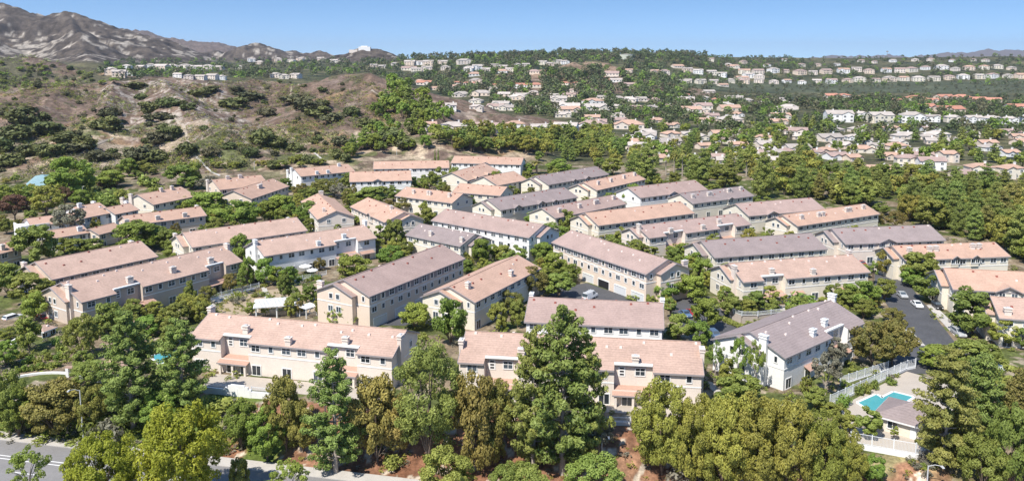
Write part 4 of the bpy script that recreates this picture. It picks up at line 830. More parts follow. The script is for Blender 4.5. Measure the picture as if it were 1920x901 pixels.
plant_px(1054, 588, 885, 172, 'P'); plant_px(1000, 625, 880, 110, 'P'); plant_px(1100, 640, 875, 100, 'P')
region(960, 660, S2, [(1050, 225, 850, 400, 'O'), (1270, 310, 930, 330, 'O'), (1480, 300, 960, 420, 'O'), (1700, 330, 980, 420, 'O'), (1930, 315, 980, 400, 'O'), (2170, 430, 990, 330, 'O'), (2330, 560, 990, 240, 'O'), (610, 470, 740, 200, 'g'), (560, 740, 1090, 420, 'Y'), (100, 790, 1080, 300, 'Y'), (1200, 770, 930, 230, 'u'), (1580, 130, 350, 250, 'y'), (1500, 250, 400, 150, 'y'), (1380, 870, 960, 160, 'u'), (480, 560, 760, 200, 'T')])
region(1440, 660, S2, [(1230, 15, 790, 480, 'Q'), (1470, 40, 600, 340, 'p'), (1690, 370, 1050, 330, 'Y'), (1500, 590, 1060, 330, 'Y'), (1720, 140, 620, 240, 'q'), (1360, 300, 700, 250, 'q'), (700, 385, 600, 165, 'y'), (500, 360, 540, 120, 'y'), (570, 430, 570, 100, 'y'), (880, 505, 615, 55, 'ys'), (530, 300, 375, 95, 's'), (540, 195, 245, 60, 't'), (690, 205, 290, 55, 't'), (640, 225, 300, 55, 't'), (750, 195, 260, 50, 't'), (330, 240, 400, 150, 'y'), (440, 350, 430, 130, 'y'), (740, 720, 930, 150, 'B'), (400, 15, 300, 190, 'g'), (270, 175, 280, 80, 't'), (860, 175, 225, 70, 't'), (1100, 690, 760, 90, 'u'), (1650, 60, 330, 250, 'y')])
for i in range(9): plant_px(33 + i * 9.5 + _rp.uniform(-2, 2), 686 - i * 1.4, 698 - i * 1.4, 10, 's')
for px, pt in ((50, 668), (72, 668), (92, 660), (110, 660), (40, 655), (112, 642), (105, 632), (60, 664), (85, 655), (120, 660)): plant_px(px, pt, pt + 14, 14, _rp.choice('st'))
for i in range(26): plant_px(_rp.uniform(425, 560), (yy := _rp.uniform(525, 572)) - 8, yy, _rp.uniform(9, 15), _rp.choice('stu'))
for i in range(9): plant_px(_rp.uniform(553, 608), (yy := 529 - i * .8) - 8, yy, 8, 's')
for i in range(22): plant_px(_rp.uniform(0, 360), (yy := _rp.uniform(735, 812)) - 12, yy, _rp.uniform(12, 24), _rp.choice('ttu'))
for i in range(16): plant_px(_rp.uniform(395, 470), (yy := _rp.uniform(752, 790)) - 10, yy, _rp.uniform(14, 24), _rp.choice('ttu'))
for i in range(12): plant_px(_rp.uniform(1640, 1790), (yy := _rp.uniform(862, 895)) - 9, yy, _rp.uniform(10, 20), _rp.choice('uut'))

# ------------------------------------------------------------------ the belts of trees behind and beside the estate
def free_of_houses(x, y, pad=2.0):
    for _, cx, cy, L, W, rz in LANDMARK:
        dx, dy = x - cx, y - cy; a = math.cos(rz) * dx + math.sin(rz) * dy; b_ = -math.sin(rz) * dx + math.cos(rz) * dy
        if abs(a) < L / 2 + pad and abs(b_) < W / 2 + pad: return False
    return True
HOUSE_SPOTS = []
def belt(poly, n, kinds, hmin, hmax, zone, sep=3.5, ratio=(.6, .8)):
    """scatter trees over the land seen inside a photo polygon"""
    xs = [p[0] for p in poly]; ys = [p[1] for p in poly]; got = []; tries = 0
    while len(got) < n and tries < n * 30:
        tries += 1; px, py = _rp.uniform(min(xs), max(xs)), _rp.uniform(min(ys), max(ys)); ins = False
        for (x0, y0), (x1, y1) in zip(poly, poly[1:] + poly[:1]):
            if (y0 > py) != (y1 > py) and px < (x1 - x0) * (py - y0) / (y1 - y0) + x0: ins = not ins
        if not ins: continue
        g = ground(px, py)
        if not g or not free_of_houses(g[0], g[1], 2.2) or (zone == 'estate' and in_road(g[0], g[1])) or any(math.hypot(g[0] - a, g[1] - b_) < sep for a, b_ in got) or any(math.hypot(g[0] - a, g[1] - b_) < r for a, b_, r in HOUSE_SPOTS): continue
        got.append(g[:2]); k = _rp.choice(kinds); H = _rp.uniform(hmin, hmax) * (1.25 if k in ('fp', 'p', 'q') else 1); W = H * _rp.uniform(*ratio) * (1.25 if k[-1] in 'byo' else .95)
        plant(k, g[0], g[1], H, W, g[2] - .1, zone)
# ------------------------------------------------------------------ houses of the valley and of the ridges
ORD = ['first', 'second', 'third', 'fourth', 'fifth', 'sixth', 'seventh', 'eighth', 'ninth', 'tenth', 'eleventh', 'twelfth', 'thirteenth', 'fourteenth', 'fifteenth', 'sixteenth', 'seventeenth', 'eighteenth', 'nineteenth', 'twentieth'] + ['twenty ' + w for w in ('first', 'second', 'third', 'fourth', 'fifth', 'sixth', 'seventh', 'eighth', 'ninth')] + ['thirtieth']
_rh = random.Random(5)
def hipped(b, L, W, he, sl, mi=0, ov=.5, x0=0, y0=0):
    h, w = L / 2 + ov, W / 2 + ov; hr = he + w * sl; r = max(h - w, .4)
    P = [(x0 - h, y0 - w, he), (x0 + h, y0 - w, he), (x0 + h, y0 + w, he), (x0 - h, y0 + w, he), (x0 - r, y0, hr), (x0 + r, y0, hr)]
    n = len(b.v); b.v += P
    for f in ((0, 1, 5, 4), (2, 3, 4, 5), (1, 2, 5), (3, 0, 4), (3, 2, 1, 0)): b.f.append(tuple(n + i for i in f)); b.m.append(mi)
def gabled(b, wb, L, W, he, sl, ov=.5, x0=0, y0=0, mi=0, wmi=0, alongy=False):
    h, w = L / 2 + ov, W / 2 + ov; hr = he + w * sl
    def T(x, y, z): return (x0 + y, y0 + x, z) if alongy else (x0 + x, y0 + y, z)
    b.slab([T(-h, -w, he), T(h, -w, he), T(h, 0, hr), T(-h, 0, hr)], .2, mi); b.slab([T(-h, 0, hr), T(h, 0, hr), T(h, w, he), T(-h, w, he)], .2, mi)
    for s in (-1, 1): wb.quad(T(s * L / 2, -W / 2, he - .1), T(s * L / 2, W / 2, he - .1), T(s * L / 2, 0, hr - .25), mi=wmi)
def house(px, pb, pw, roof, wall, label, short, group, detail=True, rz=None, storeys=2, hip=None):
    g = ground(px, pb)
    if g is None: return
    x, y, z = g; d = y * math.cos(PITCH) - (z - CAMH) * math.sin(PITCH); L = max(7.0, pw / F * d); sc = min(max(1.0, L / 17), 1.45); W = min(max(8.0, L * .66), 13 * sc); he = 2.9 * storeys * sc
    rz = _rh.uniform(-.35, .35) if rz is None else rz; hip = _rh.random() < .45 if hip is None else hip
    y += W / 2; z = hz(x, y)
    wb, rb = MB(), MB(); wb.box(-L / 2, L / 2, -W / 2, W / 2, -2.5, he)
    if hip: hipped(rb, L, W, he, .42)
    else: gabled(rb, wb, L, W, he, .40)
    bump = _rh.choice((-1, 1)) * L * .24; bw = L * .42        # front gable facing the viewer
    if _rh.random() < .7 or detail:
        wb.box(bump - bw / 2, bump + bw / 2, -W / 2 - 2.2 * sc, -W / 2 + .01, -2.5, he - .02); gabled(rb, wb, W * .5 + 2.2 * sc, bw, he - .03, .45, x0=bump, y0=-W / 2 - 1.1 * sc + W * .25, alongy=True)
    winb = []
    for i in range(max(2, int(L / 4 / sc))):
        xx = -L / 2 + L * (i + .5) / max(2, int(L / 4 / sc)); yy = -W / 2 - (2.2 * sc if abs(xx - bump) < bw / 2 else 0)
        for s in range(storeys): winb.append((xx, yy, (1.4 + s * 2.8) * sc))
    if detail:
        o = thing('house', (x, y, z), rz, label, 'house', group); wb.build('wall', M[wall], o); ro = rb.build('roof', M[roof], o)
        for q in winb: window(o, q[0], q[1], q[2], 0, 1.5 * sc, 1.2 * sc, False)
        k = MB(); xx = -bump * .9; k.box(xx - .5, xx + .5, -.4, .4, he + .5, he + W * .21 + 1.0); k.box(xx - .62, xx + .62, -.52, .52, he + W * .21 + 1.001, he + W * .21 + 1.2); k.build('chimney', M['trim'], ro)
    else:
        n = len(wb.v); wb.v += rb.v; wb.f += [tuple(i + n for i in f) for f in rb.f]; wb.m += [1] * len(rb.f)
        for q in winb: wb.box(q[0] - .8 * sc, q[0] + .8 * sc, q[1] - .06, q[1] - .02, q[2] - .6 * sc, q[2] + .7 * sc, mi=2)
        o = wb.build('house', [M[wall], M[roof], M['glass']]); o.location = (x, y, z); o.rotation_euler = (0, 0, rz); tag(o, label, 'house', group)
    LANDMARK.append((short, x, y, L, W, rz)); HOUSE_SPOTS.append((x, y, L * .62)); return o
ROADS = [[pl(*q) for q in l] for l in ([(1640, 500), (1690, 515), (1790, 640), (1850, 700), (1640, 700), (1715, 640), (1640, 540)], [(-60, 570), (40, 566), (78, 595), (70, 625), (-60, 630)], [(1040, 540), (1100, 530), (1230, 575), (1180, 600), (1000, 590)], [(1240, 560), (1330, 555), (1380, 610), (1420, 640), (1300, 640)], [(650, 608), (880, 520), (905, 528), (760, 610)], [(1560, 770), (1700, 696), (1840, 735), (1790, 850), (1720, 852), (1600, 828)], [(450, 600), (480, 560), (600, 565), (600, 600)], [(20, 760), (20, 700), (120, 700), (120, 760)])]
def in_road(x, y):
    for poly in ROADS:
        ins = False
        for (x0, y0), (x1, y1) in zip(poly, poly[1:] + poly[:1]):
            if (y0 > y) != (y1 > y) and x < (x1 - x0) * (y - y0) / (y1 - y0) + x0: ins = not ins
        if ins: return True
    return False
P_, S_, R_d, D_ = 'roof_pale', 'roof_salmon', 'roof_red', 'roof_dusk'
RW = {'roof_pale': 'pale grey roof', 'roof_salmon': 'salmon roof', 'roof_red': 'orange red roof', 'roof_dusk': 'dusky pink roof'}
def row(rows, rowname, where, group, detail, storeys=2):
    rows = sorted(rows)
    for i, r in enumerate(rows):
        px, pb, pw, rf = r[:4]; wl_ = r[4] if len(r) > 4 else _rh.choice(('white', 'cream', 'beige', 'tan'))
        ww = {'white': 'white', 'cream': 'cream', 'beige': 'beige', 'tan': 'tan'}[wl_]
        last = i == len(rows) - 1
        house(px, pb, pw, rf, wl_, f'{ww} house with {RW[rf]}, {"leftmost" if i == 0 else "rightmost" if last else ORD[i] + " from left"} {where}', f'{ORD[i]} house of {rowname}', group, detail, storeys=storeys)
row([(805, 243, 24, S_), (848, 247, 52, P_, 'beige'), (913, 244, 46, D_, 'beige'), (966, 242, 36, S_), (1015, 248, 42, P_), (1062, 244, 44, P_), (1112, 243, 56, D_), (1182, 242, 56, S_), (1258, 240, 30, S_)], 'near valley row', 'in the nearest valley row', 'houses of the nearest valley row', True, 1)
row([(790, 206, 18, P_), (845, 207, 20, P_), (893, 207, 26, P_), (930, 205, 32, D_), (1005, 206, 20, P_), (1066, 206, 44, P_), (1118, 207, 46, P_), (1155, 203, 22, P_), (1190, 206, 26, D_), (1223, 207, 30, P_), (1252, 204, 26, D_), (1296, 209, 26, P_), (1322, 211, 24, P_), (1372, 231, 44, P_)], 'second valley row', 'in the second valley row', 'houses of the second valley row', True, 1)
row([(865, 182, 34, P_), (903, 180, 40, P_), (947, 181, 26, P_), (979, 183, 26, P_), (1020, 180, 14, P_), (1040, 182, 18, P_), (1068, 182, 24, D_), (1130, 186, 22, P_), (1160, 188, 24, P_), (1200, 190, 26, P_), (1228, 192, 26, D_)], 'third valley row', 'in the third valley row', 'houses of the third valley row', False, 1)
row([(795, 160, 28, R_d), (858, 158, 14, R_d), (875, 159, 14, R_d), (891, 159, 14, R_d), (924, 162, 14, R_d), (978, 165, 26, R_d), (1005, 165, 26, R_d), (1060, 160, 15, R_d), (1080, 160, 14, R_d), (1100, 166, 14, R_d)], 'red-roofed valley row', 'of red roofs mid valley', 'red-roofed houses in the middle of the valley', False, 1)
row([(700, 127, 14, P_), (716, 129, 14, P_), (740, 124, 14, P_), (768, 123, 20, P_), (787, 122, 16, P_), (803, 123, 20, P_), (830, 122, 18, P_), (870, 121, 28, P_), (780, 136, 18, P_), (800, 134, 20, P_), (835, 132, 18, P_), (880, 135, 18, P_), (896, 132, 22, P_), (914, 137, 20, P_), (927, 127, 14, P_), (944, 131, 18, P_), (958, 136, 18, P_), (970, 126, 13, P_), (986, 126, 14, P_), (1018, 122, 16, P_), (1032, 124, 14, P_), (1046, 120, 16, P_), (1060, 121, 16, P_)], 'white upper row', 'of white houses below wooded ridge', 'white houses under the wooded ridge', False)
row([(205, 141, 20, P_), (220, 144, 24, P_), (243, 142, 20, P_), (236, 129, 16, P_), (262, 131, 18, P_), (281, 127, 16, P_), (300, 132, 26, P_), (320, 131, 22, P_), (345, 131, 24, P_), (366, 132, 20, P_), (388, 131, 20, P_), (410, 131, 16, P_), (333, 146, 18, P_), (352, 149, 18, P_), (374, 150, 20, P_), (396, 149, 22, P_), (414, 150, 16, P_), (447, 130, 15, P_), (470, 117, 14, P_), (486, 121, 14, P_), (515, 146, 20, P_), (531, 148, 18, P_), (553, 147, 20, P_), (520, 116, 14, P_), (545, 118, 16, P_), (562, 115, 14, P_), (600, 114, 13, P_), (625, 118, 14, P_)], 'row behind hill', 'of white houses behind scrub hill', 'white houses behind the scrub hill', False)
r1 = [(1286 + i * 27.5 + _rh.uniform(-3, 3), 157 - max(0, i - 7) * .62 + _rh.uniform(-1.8, 1.8), _rh.uniform(15, 23), _rh.choice((P_, P_, D_, D_, S_))) for i in range(24)]
row(r1, 'lower ridge row', 'in the lower ridge row', 'houses of the lower ridge row', False)
r2 = [(1395 + i * 26.5 + _rh.uniform(-4, 4), 140 - max(0, i - 3) * .6 + _rh.uniform(-3, 2), _rh.uniform(13, 22), _rh.choice((P_, P_, D_, D_, S_))) for i in range(20)]
row(r2, 'upper ridge row', 'in the upper ridge row', 'houses of the upper ridge row', False)
r3 = [(1330 + i * 35 + _rh.uniform(-6, 6), 119 + _rh.uniform(-4, 8), _rh.uniform(9, 14), _rh.choice((P_, D_, D_))) for i in range(16)]
row(r3, 'skyline row', 'along the right skyline', 'houses along the right skyline', False)
row([(1290, 136, 18, P_), (1310, 139, 18, P_), (1335, 141, 18, P_), (1355, 145, 18, P_), (1405, 147, 20, P_), (1425, 149, 18, P_), (1228, 139, 16, S_), (1247, 140, 18, D_), (1180, 137, 14, S_)], 'mid slope group', 'on mid slope below wooded ridge', 'houses on the slope below the round-topped ridge', False)
row([(1578, 229, 48, P_, 'white'), (1617, 222, 21, P_, 'white'), (1655, 231, 43, P_, 'cream'), (1716, 231, 43, P_, 'white'), (1752, 229, 24, P_, 'white'), (1790, 230, 26, P_, 'cream'), (1829, 231, 29, P_, 'white'), (1863, 232, 31, P_, 'white'), (1897, 233, 26, P_, 'white'), (1926, 231, 20, P_, 'white')], 'big white row', 'in big white house row', 'big white houses before the orange roofs', True)
row([(1560, 184, 28, R_d), (1584, 183, 24, R_d), (1612, 187, 22, R_d), (1690, 193, 24, R_d), (1720, 189, 36, R_d), (1748, 193, 28, R_d), (1775, 186, 30, R_d), (1808, 187, 34, R_d), (1740, 206, 36, R_d), (1785, 211, 52, R_d), (1838, 192, 34, R_d), (1866, 192, 28, R_d), (1912, 206, 36, R_d), (1470, 196, 26, P_), (1482, 207, 36, P_), (1425, 196, 22, P_), (1402, 191, 20, P_), (1322, 187, 18, P_), (1290, 182, 16, R_d), (1345, 190, 18, R_d)], 'orange-roofed estate', 'of low estate right of centre', 'low houses right of the valley centre', False, 1)
row([(1225, 284, 26, P_), (1247, 276, 32, P_), (1290, 257, 24, P_), (1180, 264, 22, P_), (1352, 302, 30, D_), (1388, 303, 30, P_), (1416, 294, 34, D_), (1442, 288, 28, P_), (1476, 291, 28, D_), (1540, 293, 22, D_), (1572, 300, 40, D_), (1602, 303, 26, S_), (1602, 263, 26, P_), (1624, 270, 28, P_), (1645, 280, 28, P_), (1500, 262, 26, P_), (1520, 272, 24, P_), (1460, 245, 26, D_), (1700, 258, 26, P_), (1745, 262, 28, P_)], 'houses among trees', 'among trees right of centre', 'houses among the trees right of centre', True, 1)
row([(1652, 337, 46, S_), (1706, 314, 40, D_), (1752, 320, 46, D_), (1808, 346, 38, D_), (1843, 333, 44, S_), (1900, 335, 42, S_), (1862, 350, 34, S_), (1780, 305, 30, S_)], 'houses behind pines', 'behind the right pine belt', 'houses behind the right pine belt', True)

def infill(n, x0, x1, y0, y1, w0, w1, sep):
    out = []; t = 0
    while len(out) < n and t < n * 60:
        t += 1; px, py = _rh.uniform(x0, x1), _rh.uniform(y0, y1); g = ground(px, py)
        if not g or hill_rise(g[0], g[1]) > 1 or any(math.hypot(g[0] - a, (g[1] - b_) * .6) < r + sep for a, b_, r in HOUSE_SPOTS) or any(abs(px - q[0]) < w1 and abs(py - q[1]) < 7 for q in out): continue
        out.append((px, py, _rh.uniform(w0, w1), _rh.choice((P_, P_, D_, S_))))
    return out
row(infill(28, 840, 1500, 186, 236, 26, 40, 4), 'scattered valley houses', 'scattered on valley floor', 'houses scattered on the valley floor', True, 1)
row(infill(22, 720, 1400, 128, 180, 18, 30, 4), 'scattered upper houses', 'scattered over upper valley', 'houses scattered over the upper valley', False, 1)
row(infill(28, 1440, 1930, 245, 300, 30, 46, 3), 'houses before white row', 'before big white houses', 'houses between the right pines and the big white houses', True, 1)
row(infill(22, 1190, 1500, 252, 312, 26, 40, 2), 'houses behind mauve roofs', 'among trees behind the mauve roofs', 'houses among the trees behind the mauve roofs', True, 1)
# ------------------------------------------------------------------ tree belts, scrub and far woods
belt([(640, 300), (700, 215), (745, 175), (800, 235), (830, 250), (1450, 240), (1470, 300), (1330, 332), (1230, 312), (1150, 302), (990, 287), (840, 284), (690, 290)], 165, ['fb', 'fb', 'fb', 'fy', 'fo', 'b', 'fp'], 6.5, 11, 'behind', 4.5)
belt([(190, 605), (370, 575), (385, 600), (330, 650), (200, 660)], 16, ['y', 'o', 'ys', 'y'], 3.5, 6.5, 'estate', 4)
belt([(1000, 278), (1130, 278), (1190, 320), (1130, 318), (1000, 300)], 22, ['fo', 'y', 'o', 'fp'], 6, 10, 'behind', 4)
belt([(1440, 350), (1640, 350), (1660, 400), (1560, 385), (1430, 362)], 30, ['p', 'q', 'y', 'fo'], 8, 12, 'pines', 4)
belt([(1660, 405), (1790, 400), (1960, 400), (1960, 500), (1900, 478), (1780, 440)], 40, ['p', 'q', 'p', 'o', 'y'], 9, 14, 'pines', 3.8)
belt([(835, 258), (1140, 248), (1170, 302), (990, 288), (845, 286)], 70, ['fp', 'fo', 'fy', 'o', 'y'], 9, 13, 'behind', 4)
belt([(700, 215), (715, 165), (765, 165), (830, 215), (870, 232), (800, 245)], 30, ['fb', 'fb', 'fp'], 9, 14, 'behind', 4)
belt([(1330, 332), (1440, 300), (1560, 308), (1650, 342), (1920, 358), (1990, 480), (1900, 470), (1780, 436), (1700, 408), (1560, 382), (1420, 350)], 100, ['p', 'p', 'q', 'p', 'o', 'fo', 'y'], 8, 13, 'pines', 4.2)
belt([(1900, 480), (1990, 480), (1990, 580), (1925, 540)], 5, ['y', 'b'], 7, 10, 'pines', 4)
belt([(1300, 235), (1500, 225), (1560, 240), (1920, 245), (1960, 330), (1560, 298), (1440, 290), (1300, 258)], 60, ['fb', 'fy', 'fo', 'fp', 'fp', 'fb'], 8, 12, 'valley', 5)
belt([(-20, 340), (150, 330), (330, 318), (520, 302), (640, 290), (680, 300), (540, 318), (400, 322), (250, 352), (0, 392)], 62, ['fy', 'y', 'fy', 'fo', 'vb', 'fo'], 3, 5.5, 'foot', 3.5, (.9, 1.3))
belt([(540, 440), (1040, 470), (1600, 420), (1660, 470), (1640, 600), (1250, 600), (1020, 560), (640, 470)], 120, ['y', 'ys', 'y', 'o', 'y'], 4, 7, 'estate', 3.8)
belt([(600, 345), (1000, 330), (1300, 345), (1450, 400), (1200, 400), (900, 400), (640, 440)], 110, ['y', 'ys', 'y', 'z', 'y'], 4, 7.5, 'estate', 3.8)
belt([(0, 430), (400, 380), (600, 350), (700, 430), (500, 440), (330, 480), (60, 480)], 60, ['y', 'o', 'y', 'z', 'y'], 4, 8, 'estate', 4)
for a in [(40, 192, 232, 56), (72, 205, 235, 40), (90, 220, 252, 60), (125, 240, 268, 50), (30, 225, 260, 50), (60, 262, 290, 52), (95, 262, 292, 50), (140, 262, 282, 46), (160, 248, 280, 40), (205, 195, 222, 40), (200, 212, 245, 46), (280, 184, 212, 34), (315, 177, 200, 40), (355, 190, 205, 30), (300, 205, 226, 50), (265, 265, 300, 56), (315, 225, 258, 44), (300, 240, 268, 40), (290, 275, 300, 48), (350, 260, 288, 40), (440, 178, 202, 50), (470, 168, 186, 44), (430, 180, 198, 34), (500, 198, 218, 34), (555, 172, 192, 50), (575, 182, 205, 50), (598, 195, 218, 44), (604, 182, 198, 26), (490, 235, 272, 48), (520, 250, 275, 40), (555, 262, 285, 34), (630, 205, 230, 50), (660, 195, 216, 30), (690, 215, 240, 40), (735, 232, 262, 50), (705, 250, 275, 44), (640, 250, 272, 30), (445, 158, 170, 20), (375, 162, 178, 40), (395, 158, 172, 30), (255, 150, 165, 40), (265, 172, 186, 24), (395, 270, 292, 30), (430, 262, 280, 28), (470, 272, 290, 30), (20, 280, 310, 46), (0, 250, 285, 40), (180, 275, 300, 40), (760, 250, 275, 40), (780, 225, 250, 36)]:
    plant_px(a[0], a[1] + (a[2] - a[1]) * .3, a[2], a[3], _rp.choice(['vb', 'vb', 'v']), 'hill')
belt([(-20, 185), (300, 155), (660, 150), (760, 200), (780, 270), (640, 285), (330, 310), (-20, 330)], 110, ['v', 'v', 'vb'], 1.8, 3.6, 'hill', 5, (1.3, 2.0))
belt([(-20, 118), (150, 125), (240, 155), (100, 165), (-20, 175)], 45, ['vb', 'v', 'fb'], 3, 6, 'farhill', 7, (1.2, 1.6))

def baked(name, kind_proto, spots, mats, label, vary=True):
    """one mesh of many small plants nobody could count"""
    rng = np.random.default_rng(len(spots)); tmpl = []
    for s in range(6):
        r2 = np.random.default_rng(s); cl = dome_clumps(13, .42, .42, .5, .17, r2, -.6, .85, .4, .45); V, Fq, t = foliage(cl, kind_proto, .13, s, up=.3); tmpl.append((V, t))
    VV, TT, MI = [], [], []
    for (x, y, z, h, w, mi) in spots:
        V, t = tmpl[rng.integers(6)]; a = rng.random() * 6.28; c, s = math.cos(a), math.sin(a)
        VV.append(np.stack([(V[:, 0] * c - V[:, 1] * s) * w + x, (V[:, 0] * s + V[:, 1] * c) * w + y, V[:, 2] * h + z], 1)); TT.append(np.clip(t + rng.normal() * .22, 0, 1)); MI.append(np.full(len(t), mi, np.int32))
    V = np.concatenate(VV); Fq = np.arange(len(V)).reshape(-1, 4); me = np_mesh(name, V, Fq, mats, np.concatenate(TT)); me.polygons.foreach_set('material_index', np.concatenate(MI))
    return tag(link(name, me), label, kind='stuff')
def spots_in(poly, n, hr, wr, mis, dens=None, maxtry=40, houses=True, woods=False):
    xs = [p[0] for p in poly]; ys = [p[1] for p in poly]; out = []; t = 0
    while len(out) < n and t < n * maxtry:
        t += 1; px, py = _rp.uniform(min(xs), max(xs)), _rp.uniform(min(ys), max(ys)); ins = False
        for (x0, y0), (x1, y1) in zip(poly, poly[1:] + poly[:1]):
            if (y0 > py) != (y1 > py) and px < (x1 - x0) * (py - y0) / (y1 - y0) + x0: ins = not ins
        if not ins: continue
        g = ground(px, py)
        if not g or (woods and (hill_rise(g[0], g[1]) > 3 or ridge_h(np.array([g[0]]), np.array([g[1]]), *HILLS[8])[0] > 45)) or (dens and _rp.random() > dens(g[0], g[1])): continue
        if houses and any((abs(g[0] - a) < r * .8 and -6 * r < g[1] - b_ < r)  for a, b_, r in HOUSE_SPOTS): continue
        h = _rp.uniform(*hr); out.append((g[0], g[1], g[2] - .2, h, h * _rp.uniform(*wr), _rp.choice(mis)))
    return out
far = spots_in([(770, 245), (790, 186), (1300, 186), (1500, 190), (1930, 190), (1930, 262), (1440, 262), (1300, 250)], 420, (6, 11), (.85, 1.2), (0, 0, 0, 1, 2), woods=True)
far += spots_in([(640, 240), (640, 150), (700, 112), (1000, 108), (1000, 185), (1300, 185), (1500, 192), (1930, 192), (800, 238), (770, 200)], 600, (8, 13), (.85, 1.2), (0, 0, 0, 1, 2), woods=True)
far += spots_in([(760, 190), (780, 112), (960, 104), (1290, 102), (1290, 190)], 850, (9, 15), (.85, 1.2), (0, 0, 0, 1, 2), woods=True)
far += spots_in([(740, 112), (760, 99), (960, 98), (1100, 96), (1180, 92), (1310, 95), (1330, 108), (1150, 112)], 380, (10, 18), (.75, 1.05), (0, 0, 0, 2), woods=True)
far += spots_in([(190, 150), (200, 116), (640, 108), (720, 112), (720, 140), (640, 142), (480, 150), (300, 148)], 380, (8, 14), (.9, 1.3), (0, 0, 1, 2), woods=True)
far += spots_in([(1260, 168), (1290, 105), (1930, 100), (1930, 160), (1500, 165)], 620, (6, 11), (.9, 1.3), (0, 0, 0, 1, 2), woods=True)
far += spots_in([(1270, 100), (1330, 101), (1430, 108), (1500, 112), (1500, 150), (1290, 165)], 260, (6, 11), (.9, 1.2), (0, 0, 1, 2), woods=True)
far += spots_in([(1240, 200), (1270, 165), (1930, 155), (1930, 200)], 560, (2.5, 5), (1.1, 1.6), (0, 2, 2, 3), woods=True)
far += spots_in([(1240, 205), (1270, 182), (1930, 182), (1930, 215), (1560, 230)], 300, (7, 11), (.8, 1.1), (0, 0, 1, 2), woods=True)
baked('distant_trees', 90, far, [M['lf_far'], M['lf_broad'], M['lf_fardry'], M['lf_scrub']], 'far green woods filling the valley and the ridges')
def dens(x, y): return float(np.clip((fbm(np.array([x]), np.array([y]), 35, 3, 44)[0] - .36) * 4, .06, 1))
scr = spots_in([(-30, 190), (60, 165), (300, 146), (660, 140), (760, 180), (800, 245), (640, 292), (330, 318), (-30, 345)], 9500, (.6, 1.6), (1.2, 2.2), (0, 0, 1, 2, 3), dens)
scr += spots_in([(-30, 190), (60, 165), (300, 148), (660, 142), (760, 180), (800, 245), (640, 292), (330, 318), (-30, 345)], 1800, (1.2, 2.6), (1.2, 2.0), (0, 0, 1, 1, 2, 3), dens)
scr += spots_in([(-30, 110), (60, 105), (240, 150), (100, 165), (-30, 178)], 350, (2, 4.5), (1.2, 2), (0, 1, 1), dens)
scr += spots_in([(280, 318), (330, 270), (520, 255), (640, 285), (640, 300), (420, 330)], 500, (.8, 1.8), (1.2, 2), (0, 1, 2, 3), None)
scr += spots_in([(985, 160), (1060, 120), (1175, 112), (1200, 160)], 120, (2, 4), (1.2, 2), (0, 1), dens)
baked('scrub', 24, scr, [M['lf_scrub'], M['lf_broad'], M['lf_grey'], M['lf_olive']], 'low dry scrub dotting the brown hills')
gc = spots_in([(0, 830), (0, 745), (330, 735), (480, 760), (470, 850), (400, 850)], 420, (.5, 1.3), (1.4, 2.2), (0, 1, 2), None, 20, False)
gc += spots_in([(500, 860), (700, 800), (1180, 800), (1500, 860), (1650, 850), (1800, 880), (1800, 901), (900, 901)], 240, (.3, .9), (1.4, 2.2), (2, 3, 3), None, 20, False)
est_ = [q for q in spots_in([(0, 420), (420, 350), (700, 310), (1000, 310), (1450, 350), (1700, 410), (1920, 480), (1920, 700), (1600, 740), (1200, 780), (760, 740), (360, 720), (0, 740)], 2300, (.5, 1.6), (1.1, 2.0), (0, 1, 1, 2), None, 20, False) if free_of_houses(q[0], q[1], 1.0) and not in_road(q[0], q[1])]
gc += est_
gc += spots_in([(380, 590), (430, 520), (610, 525), (600, 580)], 160, (.4, .9), (1.2, 2), (0, 1, 3), None, 20, False)
baked('ground_cover', 60, gc, [M['lf_broad'], M['lf_bright'], M['lf_grey'], M['lf_olive']], 'low planting covering the beds and the bank')
# ------------------------------------------------------------------ roads and yards of the estate
sheet('driveway', [pl(1640, 500), pl(1690, 515), pl(1790, 640), pl(1850, 700), pl(1640, 700), pl(1715, 640), pl(1640, 540)][::-1], .03, M['asphalt'])
sheet('sidewalk', [pl(1737, 572), pl(1752, 572), pl(1810, 628), pl(1788, 628)], .12, M['concrete'], th=.2)
sheet('sidewalk', [pl(1692, 618), pl(1706, 618), pl(1735, 648), pl(1700, 648)], .12, M['concrete'], th=.2)
sheet('parking', [pl(-60, 570), pl(40, 566), pl(78, 595), pl(70, 625), pl(-60, 630)], .03, M['asphalt'])
sheet('parking', [pl(1040, 540), pl(1100, 530), pl(1230, 575), pl(1180, 600), pl(1000, 590)], .03, M['asphalt'])
sheet('driveway', [pl(1240, 560), pl(1330, 555), pl(1380, 610), pl(1420, 640), pl(1300, 640)], .026, M['asphalt'])
sheet('driveway', [pl(650, 608), pl(880, 520), pl(905, 528), pl(760, 610)], .028, M['asphalt'])
sheet('driveway', [pl(1580, 480), pl(1690, 475), pl(1700, 520), pl(1600, 500)], .024, M['asphalt'])
sheet('path', [pl(55, 688), pl(140, 670), pl(140, 676), pl(58, 694)], .06, M['concrete'])
sheet('path', [pl(80, 640), pl(125, 625), pl(128, 632), pl(86, 648)], .06, M['concrete'])
sheet('path', [pl(330, 585), pl(420, 556), pl(465, 535), pl(470, 541), pl(420, 564), pl(338, 592)], .06, M['concrete'])
sheet('path', [pl(488, 533), pl(500, 540), pl(508, 560), pl(498, 562)], .06, M['concrete'])
sheet('path', [pl(1318, 715), pl(1334, 715), pl(1368, 745), pl(1355, 750)], .06, M['concrete'])
sheet('path', [pl(1380, 570), pl(1470, 572), pl(1560, 560), pl(1560, 568), pl(1470, 582), pl(1380, 580)], .05, M['deck'])
